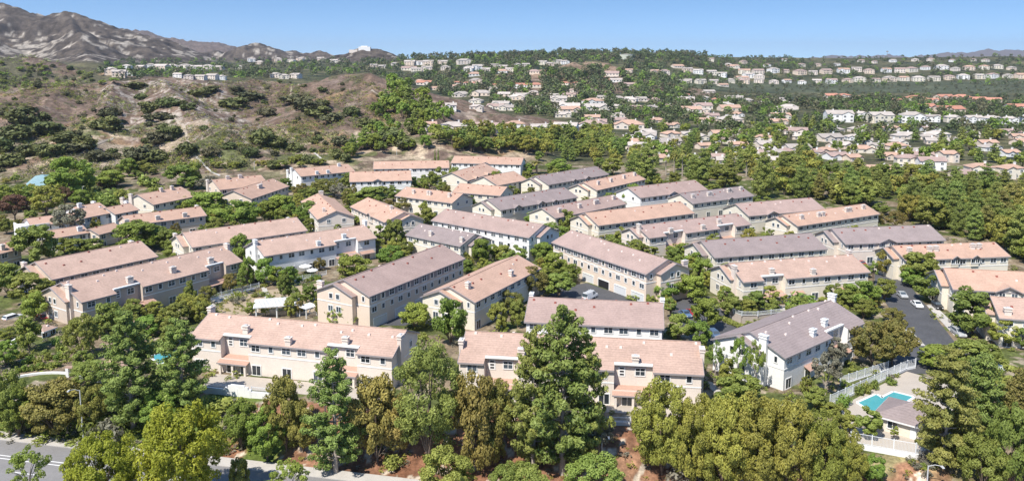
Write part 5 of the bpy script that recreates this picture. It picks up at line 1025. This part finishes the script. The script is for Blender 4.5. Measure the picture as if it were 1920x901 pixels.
sheet('patio', [pl(382, 722), pl(400, 700), pl(720, 728), pl(720, 752)], .05, M['deck'])
sheet('patio', [pl(1110, 770), pl(1120, 745), pl(1320, 760), pl(1320, 785)], .05, M['deck'])
sheet('garden_bed', [pl(395, 590), pl(440, 552), pl(600, 530), pl(612, 552), pl(590, 590)], .02, mat('garden_earth', (.37, .29, .20), var=.2))
def drain(a, b_, w=1.1, n=24, mt='concrete', nm='drain', lb='pale concrete drain running down the foot of the scrub hill'):
    """pale concrete drain running down the slope"""
    A, B2 = ground(*a), ground(*b_); m = MB(); d = Vector((B2[0] - A[0], B2[1] - A[1])); nn = Vector((-d.y, d.x)).normalized() * w / 2
    for i in range(n):
        q = []
        for t, s in ((i / n, 1), (i / n, -1), ((i + 1) / n, -1), ((i + 1) / n, 1)):
            x, y = A[0] + d.x * t + nn.x * s, A[1] + d.y * t + nn.y * s; q.append((x, y, hz(x, y) + .25))
        m.slab(q, .4)
    tag(m.build(nm, M[mt]), lb, kind='structure')
drain((360, 286), (412, 330)); drain((588, 284), (606, 303))
M['trail'] = mat('sandy_trail', (.36, .30, .235), var=.2)
for a_, b2_ in (((128, 302), (160, 284)), ((160, 284), (212, 258)), ((322, 212), (346, 240)), ((346, 240), (366, 284)), ((205, 160), (190, 172)), ((455, 255), (480, 285)), ((560, 158), (545, 178)), ((695, 170), (720, 205))): drain(a_, b2_, 1.6, 16, 'trail', 'trail', 'pale sandy trail worn across the scrub hill')

# ------------------------------------------------------------------ walls and fences
def wall_run(pts, h, th, m, b=None, z0=-.5, base=0.0):
    b = b or MB()
    for (x0, y0), (x1, y1) in zip(pts[:-1], pts[1:]):
        d = Vector((x1 - x0, y1 - y0)); n = Vector((-d.y, d.x)).normalized() * th / 2
        b.slab([(x0 + n.x, y0 + n.y, base + h), (x0 - n.x, y0 - n.y, base + h), (x1 - n.x, y1 - n.y, base + h), (x1 + n.x, y1 + n.y, base + h)], h - z0)
    return b
def fence(name, pts, h, label, base=0.0, wallh=0.0, gap=.14, cat='fence', step=2.6, wm='white', panels=True):
    root = thing(name, (pts[0][0], pts[0][1], base), 0, label, cat); ox, oy = pts[0]; R = [(x - ox, y - oy) for x, y in pts]
    if wallh: wall_run(R, wallh, .25, None, None, -2.0).build('base_wall', M[wm], root)
    for (x0, y0), (x1, y1) in zip(R[:-1], R[1:]):
        L = math.hypot(x1 - x0, y1 - y0); n = max(1, int(L / step)); dx, dy = (x1 - x0) / L, (y1 - y0) / L; rz = math.atan2(dy, dx)
        for i in range(n):
            p = MB(); w = L / n
            p.box(.05, w - .05, -.03, .03, .12, .19); p.box(.05, w - .05, -.03, .03, h - .14, h - .07)
            k = int(w / gap)
            for j in range(k): p.box((j + .5) * w / k - .018, (j + .5) * w / k + .018, -.015, .015, .19, h - .14)
            o = p.build('fence_panel', M['rail'], root); o.location = (x0 + dx * w * i, y0 + dy * w * i, wallh); o.rotation_euler = (0, 0, rz)
            q = MB(); q.box(-.07, .07, -.07, .07, -.2, h + .1); o = q.build('post', M['rail'], root); o.location = (x0 + dx * w * i, y0 + dy * w * i, wallh); o.rotation_euler = (0, 0, rz)
    q = MB(); q.box(-.07, .07, -.07, .07, -.2, h + .1); q.build('post', M['rail'], root).location = (R[-1][0], R[-1][1], wallh)
    return root
# white garden wall in front of the left foremost row house
pts = [pl(x, y) for x, y in ((372, 733), (383, 735), (425, 739))]; root = thing('garden_wall', (*pts[0], 0), 0, 'white garden wall with a raised curved middle below the foremost row house', 'wall'); ox, oy = pts[0]
ru = lambda l: [(pl(x, y)[0] - ox, pl(x, y)[1] - oy) for x, y in l]
wall_run(ru([(372, 734), (425, 740)]), 1.25, .3, None).build('wall_run', M['white'], root); wall_run(ru([(470, 745), (512, 748)]), 1.25, .3, None).build('wall_run', M['white'], root)
b = MB(); cv = ru([(425, 740), (429, 740.4), (434, 741), (447, 742.5), (460, 744), (466, 744.6), (470, 745)])
for i in range(6): wall_run(cv[i:i + 2], (1.5, 2.1, 2.35, 2.35, 2.1, 1.5)[i], .32, None, b)
b.build('raised_wall', M['white'], root)
for q in ru([(372, 734), (425, 740), (447, 742.4), (470, 745), (512, 748)]): b = MB(); b.box(q[0] - .22, q[0] + .22, q[1] - .22, q[1] + .22, -.4, 1.7, top=(.02, .02)); b.build('pier', M['white'], root)
fence('railing', [pl(386, 730), pl(424, 735)], 1.2, 'short white railing on the left end of the white garden wall', wallh=.4)
fence('railing', [pl(472, 738), pl(500, 741)], 1.2, 'short white railing right of the raised wall middle', wallh=.4)
fence('pool_fence', [pl(1556, 760), pl(1700, 693), pl(1716, 690)], 1.7, 'long white picket fence behind the pool deck', wallh=.5)
fence('pool_fence', [pl(1594, 838), pl(1716, 860), pl(1762, 858)], 1.9, 'white mesh fence on a white wall in front of the clubhouse', wallh=.9, gap=.2)
fence('yard_fence', [pl(1575, 722), pl(1665, 692)], 1.7, 'shaded white fence between the white row house and the pool', wallh=.2)
fence('balcony_fence', [pl(1110, 795), pl(1182, 797)], .9, 'low white railing and wall below the half hidden front row house', wallh=.7)
fence('terrace_fence', [pl(395, 563), pl(455, 548), pl(486, 540)], 1.2, 'white railing along the terrace of the brown row house', wallh=.5, wm='white')
fence('terrace_fence', [pl(552, 528), pl(612, 515)], 1.0, 'white railing along the patio with the umbrella', wallh=.4)
pw_ = [pl(x, y) for x, y in ((1368, 592), (1374, 601), (1390, 606), (1420, 606), (1470, 600))]
root = thing('retaining_wall', (*pw_[0], 0), 0, 'curved tan block retaining wall below the cream row house', 'wall'); wall_run([(x - pw_[0][0], y - pw_[0][1]) for x, y in pw_], 2.2, .4, None).build('block_wall', M['block'], root)
fence('wall_railing', [pl(x, y, 2.2) for x, y in ((1370, 577), (1376, 586), (1391, 591), (1421, 591), (1470, 585))], 1.1, 'grey white railing on top of the curved retaining wall', base=2.2, gap=.16)
def hedge(pa, pb, h, w, kind, label):
    A, B2 = Vector(pl(*pa)), Vector(pl(*pb)); L = (B2 - A).length; rng = np.random.default_rng(int(L * 10)); n = int(L * 3); cl = [(t, rng.normal() * w * .18, h * .5, h * .5, 1.0) for t in np.linspace(0, L, n)]
    V, Fq, t = foliage(cl, int(L * h * 130), .16, 3, fill=.8); me = np_mesh('hedge', V, Fq, M[kind], t); o = link('hedge', me, None, (A.x, A.y, 0), math.atan2(B2.y - A.y, B2.x - A.x)); tag(o, label, 'hedge')
hedge((1352, 600), (1392, 617), 1.3, 1.2, 'lf_bright', 'clipped bright hedge at the foot of the curved retaining wall')
hedge((1604, 736), (1642, 720), 1.1, 1.2, 'lf_bright', 'low clipped yellow green hedge along the pool fence')
hedge((1380, 583), (1440, 585), .9, 1.0, 'lf_bright', 'low hedge on top of the curved retaining wall')
hedge((60, 694), (128, 684), 1.0, 1.1, 'lf_broad', 'long low hedge above the round white wall at left')

# ------------------------------------------------------------------ pool garden at the right
sheet('pool_deck', [pl(1560, 770), pl(1700, 696), pl(1840, 735), pl(1790, 850), pl(1720, 852), pl(1600, 828)], .05, M['deck'])
def pool(name, pxs, label, m='water', z=.05):
    pts = [pl(x, y) for x, y in pxs]; cx = sum(p[0] for p in pts) / len(pts); cy = sum(p[1] for p in pts) / len(pts); root = thing(name, (cx, cy, 0), 0, label, 'pool')
    b = MB(); b.slab([(x - cx, y - cy, z + .03) for x, y in pts], .1); b.build('water', M[m], root)
    b = MB(); n = len(pts)
    for i in range(n):
        (x0, y0), (x1, y1) = pts[i], pts[(i + 1) % n]; d = Vector((x1 - x0, y1 - y0)).normalized(); nn = Vector((d.y, -d.x)) * .45
        if (x0 - cx) * nn.x + (y0 - cy) * nn.y < 0: nn = -nn
        b.slab([(x0 - cx, y0 - cy, z + .1), (x1 - cx, y1 - cy, z + .1), (x1 - cx + nn.x, y1 - cy + nn.y, z + .1), (x0 - cx + nn.x, y0 - cy + nn.y, z + .1)], .12)
    b.build('coping', M['trim'], root); return root
pool('swimming_pool', [(1609, 755), (1643, 740), (1654, 746), (1676, 735), (1712, 744), (1700, 752), (1664, 766), (1640, 774)], 'turquoise swimming pool on the pale deck beside the clubhouse')
pool('swimming_pool', [(282, 668), (330, 655), (345, 668), (300, 682)], 'turquoise pool glimpsed through the left pines')
# clubhouse
def hip_house(name, corners, he, roof, wall, label, cat, slope=.42):
    p = [Vector(pl(*c, z=he)) for c in corners]; u = (p[1] - p[0]); L = u.length; u.normalize(); v = Vector((-u.y, u.x)); W = abs((p[2] - p[0]).dot(v))
    c = p[0] + u * L / 2 + v * (W / 2 if (p[2] - p[0]).dot(v) > 0 else -W / 2); root = thing(name, (c.x, c.y, 0), math.atan2(u.y, u.x), label, cat)
    w = MB(); w.box(-L / 2 + .7, L / 2 - .7, -W / 2 + .7, W / 2 - .7, -.4, he); w.build('wall', M[wall], root); r = MB(); hipped(r, L - 1, W - 1, he, slope); ro = r.build('roof', M[roof], root)
    f = MB(); h2, w2 = L / 2 + .02, W / 2 + .02
    f.box(-h2, h2, -w2, -w2 + .12, he - .28, he - .005); f.box(-h2, h2, w2 - .12, w2, he - .28, he - .005); f.box(-h2, -h2 + .12, -w2 + .121, w2 - .121, he - .28, he - .005); f.box(h2 - .12, h2, -w2 + .121, w2 - .121, he - .28, he - .005); f.build('fascia', M['trim'], ro)
    for t in (-.25, .25): window(root, t * L, -W / 2 + .68, 1.5, 0, 1.6, 1.2, True)
    b = MB(); b.box(-.5, .5, -W / 2 + .62, -W / 2 + .72, 0, 2.1); b.build('door', M['rail'], root); link('roof_vent', vent_mesh('p'), ro, (L * .1, -W * .2, he + W * .12)); return root
_c0 = Vector(PL(1634, 776, 3.2)); _d = Vector((math.cos(-.72), math.sin(-.72), 0)); _n = Vector((-_d.y, _d.x, 0))
hip_house('clubhouse', [proj(*(_c0)), proj(*(_c0 + _d * 13.5)), proj(*(_c0 + _n * 10))], 2.7, 'roof_mauve', 'cream', 'low clubhouse with brown tiled roof between the pool and the mesh fence', 'clubhouse')
hip_house('pavilion', [(160, 694), (212, 700), (175, 665)], 3.2, 'roof_salmon', 'white', 'small pavilion with salmon hip roof left of the front pines', 'pavilion')
hip_house('tent_house', [(40, 352), (96, 349), (60, 330)], 4.0, 'teal', 'beige', 'building with pale teal roof at the foot of the scrub hill', 'building', slope=.15)
hip_house('shed', [(182, 342), (200, 342), (184, 330)], 2.4, 'roof_red', 'brown', 'small dark red shed beneath the trees below the hill', 'shed')
hip_house('entry_shed', [(82, 622), (108, 612), (72, 612)], 2.4, 'roof_pink', 'tan', 'low trash enclosure with red top beside the brown row house', 'enclosure')
# white pergola in the garden
g = pl(520, 588); root = thing('pergola', (*g, 0), .25, 'large white slatted pergola roof in the garden behind the foremost row house', 'pergola')
for xx in (-5, 0, 5):
    for yy in (-3.2, 3.2): b = MB(); b.box(xx - .15, xx + .15, yy - .15, yy + .15, -.3, 2.8); b.build('post', M['trim'], root)
b = MB(); b.box(-5.6, 5.6, -3.3, -3.1, 2.8, 3.05); b.box(-5.6, 5.6, 3.1, 3.3, 2.8, 3.05); b.build('beam', M['trim'], root)
b = MB()
for i in range(34): xx = -5.5 + i * 11 / 33; b.box(xx - .11, xx + .11, -3.9, 3.9, 3.052, 3.2)
b.build('slat', M['trim'], root)
g = pl(578, 592); root = thing('arbor', (*g, 0), .9, 'smaller white garden arbor right of the slatted pergola', 'arbor')
for xx in (-1.6, 1.6):
    for yy in (-1.4, 1.4): b = MB(); b.box(xx - .12, xx + .12, yy - .12, yy + .12, -.3, 2.6); b.build('post', M['trim'], root)
b = MB()
for i in range(9): xx = -1.9 + i * .475; b.box(xx - .08, xx + .08, -1.9, 1.9, 2.6, 2.78)
b.build('slat', M['trim'], root)
for px_, t_, b_y, w_, k_ in ((470, 566, 592, 18, 'y'), (498, 570, 594, 16, 'ys'), (545, 560, 594, 20, 'y'), (562, 562, 592, 16, 'z'), (600, 556, 590, 20, 'o')): plant_px(px_, t_, b_y, w_, k_)
# umbrella and table on the white house's patio
def umbrella(px, py, label, r=2.0):
    x, y = pl(px, py); root = thing('patio_umbrella', (x, y, 0), 0, label, 'umbrella'); b = MB(); b.tube([(0, 0, 0), (0, 0, 2.7)], [.04, .04], 6); b.build('pole', M['metal'], root)
    b = MB(); n = 8; b.v = [(0, 0, 2.95)] + [(r * math.cos(6.283 * i / n), r * math.sin(6.283 * i / n), 2.3) for i in range(n)] + [(r * math.cos(6.283 * i / n), r * math.sin(6.283 * i / n), 2.15) for i in range(n)]
    for i in range(n): j = (i + 1) % n; b.f += [(0, 1 + i, 1 + j), (1 + i, 1 + n + i, 1 + n + j, 1 + j)]; b.m += [0, 0]
    b.build('canopy', M['trim'], root)
umbrella(573, 512, 'white patio umbrella in front of the white row house'); umbrella(586, 520, 'second lower white umbrella beside the patio railing', 1.7)
# round white wall and plaza at the left
g = pl(30, 452); root = [o for o in SC.objects if o.get('label', '').startswith('bright white stucco house')][0]
b = MB(); b.box(-11, -2, -5.5, 4.5, -.4, 6.4); b.box(-11, -2, -5.5, -5.2, 6.401, 7.2); b.box(-11, -10.7, -5.19, 4.5, 6.401, 7.2); b.box(-1.99, 5, -8.2, -3, -.4, 3.4); b.build('terrace_wing', M['white'], root)
for xx in (-8.5, -5): window(root, xx, -5.5, 4.2, 0, 1.5, 1.6, True); window(root, xx, -5.5, 1.3, 0, 1.5, 2.0, True)
cx, cy = pl(72, 728); root = thing('round_wall', (cx, cy, 0), 0, 'low curved white wall around the small round plaza at lower left', 'wall'); b = MB()
arc = [(8.2 * math.cos(a), 6.0 * math.sin(a)) for a in np.linspace(-.4, 3.5, 26)]; wall_run(arc, 1.1, .45, None, b); b.build('curved_wall', M['white'], root)
sheet('plaza', [(cx + 7.9 * math.cos(a), cy + 5.7 * math.sin(a)) for a in np.linspace(0, 6.28, 30)[:-1]], .04, M['deck'])
b = MB(); a0 = pl(22, 655); a1 = pl(42, 642); a2 = pl(52, 650); root = thing('entry_wall', (*a0, 0), 0, 'white angled entry wall left of the slim bright tree', 'wall'); wall_run([(0, 0), (a1[0] - a0[0], a1[1] - a0[1]), (a2[0] - a0[0], a2[1] - a0[1])], 2.0, .35, None).build('wall_run', M['white'], root)
a0 = pl(128, 712); a1 = pl(133, 694); root = thing('gate_pillar', (*a0, 0), 0, 'white gate frame beside the pavilion at left', 'gate'); b = MB(); b.box(-.3, .3, -.3, .3, -.3, 2.6); b.build('pillar', M['trim'], root); b = MB(); b.box(-.3, 4.5, -.25, .25, 2.6, 2.95); b.build('lintel', M['roof_pink'], root); b = MB(); b.box(3.9, 4.5, -.3, .3, -.3, 2.6); b.build('pillar', M['trim'], root)

# ------------------------------------------------------------------ cars
CARP = {'sedan': ([(-2.3, .35), (-2.35, .75), (-2.2, .95), (-1.55, 1.02), (-.95, 1.42), (.35, 1.45), (1.05, 1.0), (2.0, .86), (2.3, .68), (2.32, .35)], [(-1.42, 1.03), (-.92, 1.37), (.33, 1.40), (.93, 1.02)]),
        'suv': ([(-2.35, .4), (-2.4, .95), (-2.3, 1.2), (-2.05, 1.68), (.35, 1.72), (1.05, 1.15), (2.05, 1.0), (2.35, .8), (2.36, .4)], [(-2.1, 1.15), (-1.95, 1.6), (.32, 1.64), (.92, 1.15)]),
        'van': ([(-2.8, .45), (-2.85, 1.2), (-2.8, 2.2), (1.2, 2.25), (1.9, 1.35), (2.7, 1.15), (2.8, .8), (2.8, .45)], [(.2, 1.3), (.2, 2.05), (1.15, 2.05), (1.7, 1.35)])}
_cm = {}
def car(kind, px, py, hp, col, label, name='parked_car', cat='car', z=.03):
    x, y = pl(px, py); hx, hy = pl(*hp); rz = math.atan2(hy - y, hx - x); root = thing(name, (x, y, z), rz, label, cat); prof, win = CARP[kind]; w = .9 if kind != 'van' else 1.0
    if kind not in _cm:
        b = MB(); n = len(prof); top = max(p[1] for p in prof); secs = []
        for yy in (-w, -w * .93, w * .93, w):
            k = len(b.v); secs.append(k)
            for (px_, pz) in prof:
                tuck = .14 * max(0, (pz - .9)) / .6; e = .04 if abs(yy) == w else 0
                b.v.append((px_ * (1 - e * .5), yy * (1 - tuck * .9) if abs(yy) < w else yy * (1 - tuck), pz - e * .6 if pz > .5 else pz))
        for a, c in zip(secs[:-1], secs[1:]):
            for i in range(n): j = (i + 1) % n; b.f.append((a + i, a + j, c + j, c + i)); b.m.append(0)
        b.f.append(tuple(secs[0] + i for i in reversed(range(n)))); b.f.append(tuple(secs[3] + i for i in range(n))); b.m += [0, 0]
        body = b
        g = MB()
        for s in (-1, 1):
            q = []
            for (px_, pz) in win: tuck = .14 * max(0, pz - .9) / .6; q.append((px_, s * (w * (1 - tuck) + .012), pz - .03))
            g.quad(*q)
        fr = (win[2], win[3]); t0 = w * .78
        pz = [p for p in prof]
        def on(p, o=.02): return p
        i_ = max(range(len(prof) - 1), key=lambda i: prof[i][0] - 0 if False else (prof[i][1] - prof[i + 1][1] if prof[i][0] > 0 else -9))
        A, B2 = prof[i_], prof[i_ + 1]; g.quad((A[0] + .06, -t0, A[1] - .02), (B2[0] + .03, -t0, B2[1] + .05), (B2[0] + .03, t0, B2[1] + .05), (A[0] + .06, t0, A[1] - .02))
        j_ = max(range(len(prof) - 1), key=lambda i: (prof[i + 1][1] - prof[i][1]) if prof[i + 1][0] < 0 and prof[i][1] > .9 else -9); A, B2 = prof[j_], prof[j_ + 1]; g.quad((A[0] - .02, -t0, A[1] + .05), (B2[0] - .05, -t0, B2[1] - .02), (B2[0] - .05, t0, B2[1] - .02), (A[0] - .02, t0, A[1] + .05))
        wh = MB(); wh.tube([(0, -.11, 0), (0, .11, 0)], [.34, .34], 14); hub = MB(); hub.tube([(0, -.125, 0), (0, .125, 0)], [.2, .2], 10); lt = MB(); lt.box(-.04, .04, -.2, .2, -.08, .08)
        _cm[kind] = (body, g.mesh('car_window', M['glass']), wh.mesh('tyre', M['dark']), hub.mesh('rim', M['metal']), lt.mesh('headlight', M['trim']), lt.mesh('tail_light', M['red']))
    body, gm, wm_, hm_, hl, tl = _cm[kind]
    link('body', body.mesh('body', col), root); link('car_window', gm, root)
    for xx in (-1.4, 1.4):
        for yy in (-.8 * w / .9, .8 * w / .9): o = link('wheel', wm_, root, (xx, yy, .34)); link('rim', hm_, o)
    for yy in (-.62, .62): link('headlight', hl, root, (prof[-2][0] + .01, yy, .68)); link('tail_light', tl, root, (prof[1][0] - .01, yy, .85))
    return root
cw = mat('car_white', (.78, .78, .78), rough=.25, var=.02, spec=.5); cs = mat('car_silver', (.42, .43, .44), rough=.25, var=.02, spec=.5); ck = mat('car_black', (.025, .026, .03), rough=.2, var=.02, spec=.5); cb_ = mat('car_blue', (.10, .16, .26), rough=.25, var=.02, spec=.5); cr_ = mat('car_red', (.35, .04, .035), rough=.25, var=.02, spec=.5)
car('sedan', 1691, 556, (1705, 567), cs, 'silver sedan parked first along the right driveway kerb'); car('sedan', 1719, 574, (1733, 585), cw, 'white sedan parked behind the silver one along the driveway')
car('suv', 1681, 596, (1691, 607), ck, 'black car across the driveway facing the white cars'); car('suv', 1797, 628, (1811, 638), cs, 'grey pickup-sized car in tree shade at the driveway end'); car('suv', 1757, 577, (1770, 588), ck, 'dark car in the shade behind the white sedan')
car('suv', 25, 600, (45, 594), cw, 'white car parked at the far left lot'); car('sedan', 82, 600, (92, 606), cr_, 'red car peeping out beside the brown row house'); car('sedan', 1606, 489, (1622, 496), cw, 'white car between the cream and the dormered row houses'); car('sedan', 1615, 497, (1628, 503), cr_, 'red car next to the white one by the dormered row house')
car('sedan', 1285, 592, (1296, 600), cb_, 'blue car in the shade below the tan garage house'); car('sedan', 1298, 590, (1308, 598), cr_, 'red car half hidden beside the blue one'); car('suv', 1862, 690, (1890, 700), cw, 'white car behind the yellow green trees at right'); car('suv', 1340, 632, (1352, 642), cb_, 'blue grey car beside the grey-roofed white row house', z=.03)
v_ = car('van', 1106, 560, (1122, 552), cw, 'white work van with ladders on its roof by the open garage', 'work_van', 'van')
b = MB()
for yy in (-.5, -.1, .3): b.tube([(-2.6, yy, 2.4), (1.0, yy, 2.4)], [.05, .05], 5)
for i in range(8): b.box(-2.4 + i * .45, -2.34 + i * .45, -.5, .3, 2.38, 2.42)
for xx in (-2.2, .6): b.box(xx - .03, xx + .03, -.9, .9, 2.26, 2.33)
b.build('roof_ladder', M['metal'], v_)
# ------------------------------------------------------------------ street lamps, poles, far landmarks
def lamp(px, pb, pt, label, arm=2.0, side=1, z=None):
    gz = ground(px, pb); x, y, z0 = gz; H = zat(pt, y) - z0; root = thing('street_lamp', (x, y, z0), 0, label, 'street lamp')
    b = MB(); b.tube([(0, 0, -.3), (0, 0, H)], [.13, .09], 8); b.build('pole', M['metal'], root); b = MB(); b.tube([(0, 0, H - .1), (side * arm * .5, -.4, H + .35), (side * arm, -.9, H + .4)], [.06, .05, .045], 6); b.build('arm', M['metal'], root)
    b = MB(); b.box(side * arm - .18, side * arm + .18, -1.5, -.8, H + .3, H + .48, top=(.05, .05)); b.build('lamp_head', M['metal'], root)
    b = MB(); b.box(-.2, .2, -.2, .2, -.3, .35); b.build('base', M['concrete'], root); b = MB(); b.box(-.12, .12, -.22, -.1, H * .3, H * .3 + .5); b.build('control_box', M['metal'], root)
lamp(157, 828, 731, 'tall grey street lamp on the pavement at lower left', 1.4, -1); lamp(613, 868, 760, 'grey street lamp half hidden by the left front pine', 1.5, 1); lamp(1128, 872, 818, 'short grey lamp post beside the bare shrub on the bank', 1.0, 1); lamp(1737, 920, 872, 'grey street lamp at the lower right edge', 1.6, 1)
lamp(157, 385, 350, 'grey lamp post in front of the shed below the hill', 1.2, 1); lamp(321, 338, 318, 'slim grey lamp post among the bright trees below the hill', .8, 1); lamp(477, 318, 304, 'slim grey lamp post at the foot of the scrub hill', .8, 1); lamp(744, 290, 278, 'slim grey pole in front of the dark tree belt', .8, 1)
g = ground(1173, 110); root = thing('water_tank', (g[0], g[1], g[2] - 1), 0, 'pale green round water tank on the wooded ridge', 'water tank'); b = MB(); b.tube([(0, 0, -2), (0, 0, 11)], [22, 22], 28); b.build('tank', mat('tank_green', (.50, .52, .44))  , root); b = MB(); b.tube([(0, 0, 11.01), (0, 0, 12.5)], [22.4, 3], 28); b.build('tank_roof', M['roof_pale'], root)
x, y, z = P3(684, 93, 2740); z = hz(x, y); root = thing('hilltop_building', (x, y, z), 0, 'white flat building on the top of the far left hill', 'building'); b = MB(); b.box(-20, 20, -8, 8, -12, 7); b.build('wall', M['white'], root); b = MB(); b.box(-12, 10, -6, 6, 7.01, 10); b.build('upper_floor', M['white'], root); b = MB(); b.box(-52, -24, -8, 6, -14, -3); b.build('side_wing', M['beige'], root)
x, y, z = P3(1663, 108, 2380); z = hz(x, y); root = thing('radio_mast', (x, y, z), 0, 'thin mast on the right skyline', 'mast'); b = MB(); b.tube([(0, 0, 0), (0, 0, 22)], [.7, .5], 5); b.build('pole', M['fascia'], root); b = MB(); b.box(-3.2, 3.2, -.5, .5, 18.5, 21); b.build('antenna', M['fascia'], root)
# ------------------------------------------------------------------ labels that tell the plants apart
def nwords(s): return len([w for w in s.replace('-', ' ').replace(',', ' ').split()])
def landmark_of(x, y):
    best = None
    for short, cx, cy, L, W, rz in LANDMARK:
        dx, dy = x - cx, y - cy; a = math.cos(rz) * dx + math.sin(rz) * dy; b_ = -math.sin(rz) * dx + math.cos(rz) * dy
        d = math.hypot(max(0, abs(a) - L / 2), max(0, abs(b_) - W / 2))
        if best is None or d < best[0]: best = (d, short, cx, cy)
    d, short, cx, cy = best
    bx = (x / y - cx / cy) * cy
    if abs(bx) > abs(y - cy) * 1.0 and abs(bx) > 5: rel = 'left of' if bx < 0 else 'right of'
    else: rel = 'behind' if y > cy else 'before'
    return rel, short
ZONES = {'hill': 'on the dry scrub hill', 'farhill': 'on the dark mound below the left mountains', 'foot': 'at the foot of the scrub hill'}
by = {}
for o, k, x, y, H, zone in PLANTS:
    words = KIND[k][2]
    if zone in ZONES:
        px, py = proj(x, y, hz(x, y)); col = 'far left' if px < 160 else 'left' if px < 320 else 'middle' if px < 480 else 'right' if px < 640 else 'far right'; lev = 'upper' if py < 190 else 'middle' if py < 240 else 'lower'
        size = 'tall' if H > 4 else 'low'
        s = f'{size} {words} {ZONES[zone]}, {lev} slope, {col}' if zone == 'hill' else f'{size} {words} {ZONES[zone]}, {col}'
    else:
        rel, short = landmark_of(x, y); s = f'{words} {rel} the {short}'
    by.setdefault(s, []).append((x / y, o, KIND[k], zone))
for s, l in by.items():
    l.sort(key=lambda t: t[0]); n = len(l)
    for i, (_, o, kd, zone) in enumerate(l):
        lab = s
        if n > 1 and n <= 9:
            lab = f'{"leftmost" if i == 0 else "rightmost" if i == n - 1 else ORD[i] + " from left,"} {s}'
        if nwords(lab) > 16: lab = s
        tag(o, lab, kd[1], kd[1] + 's ' + (ZONES.get(zone) or {'behind': 'of the belt behind the estate', 'pines': 'of the right pine belt', 'valley': 'among the valley houses', 'estate': 'between the row houses'}.get(zone) or 'around the row houses') if zone or n > 1 else None)
        if n > 9: o['group'] = s[:60]
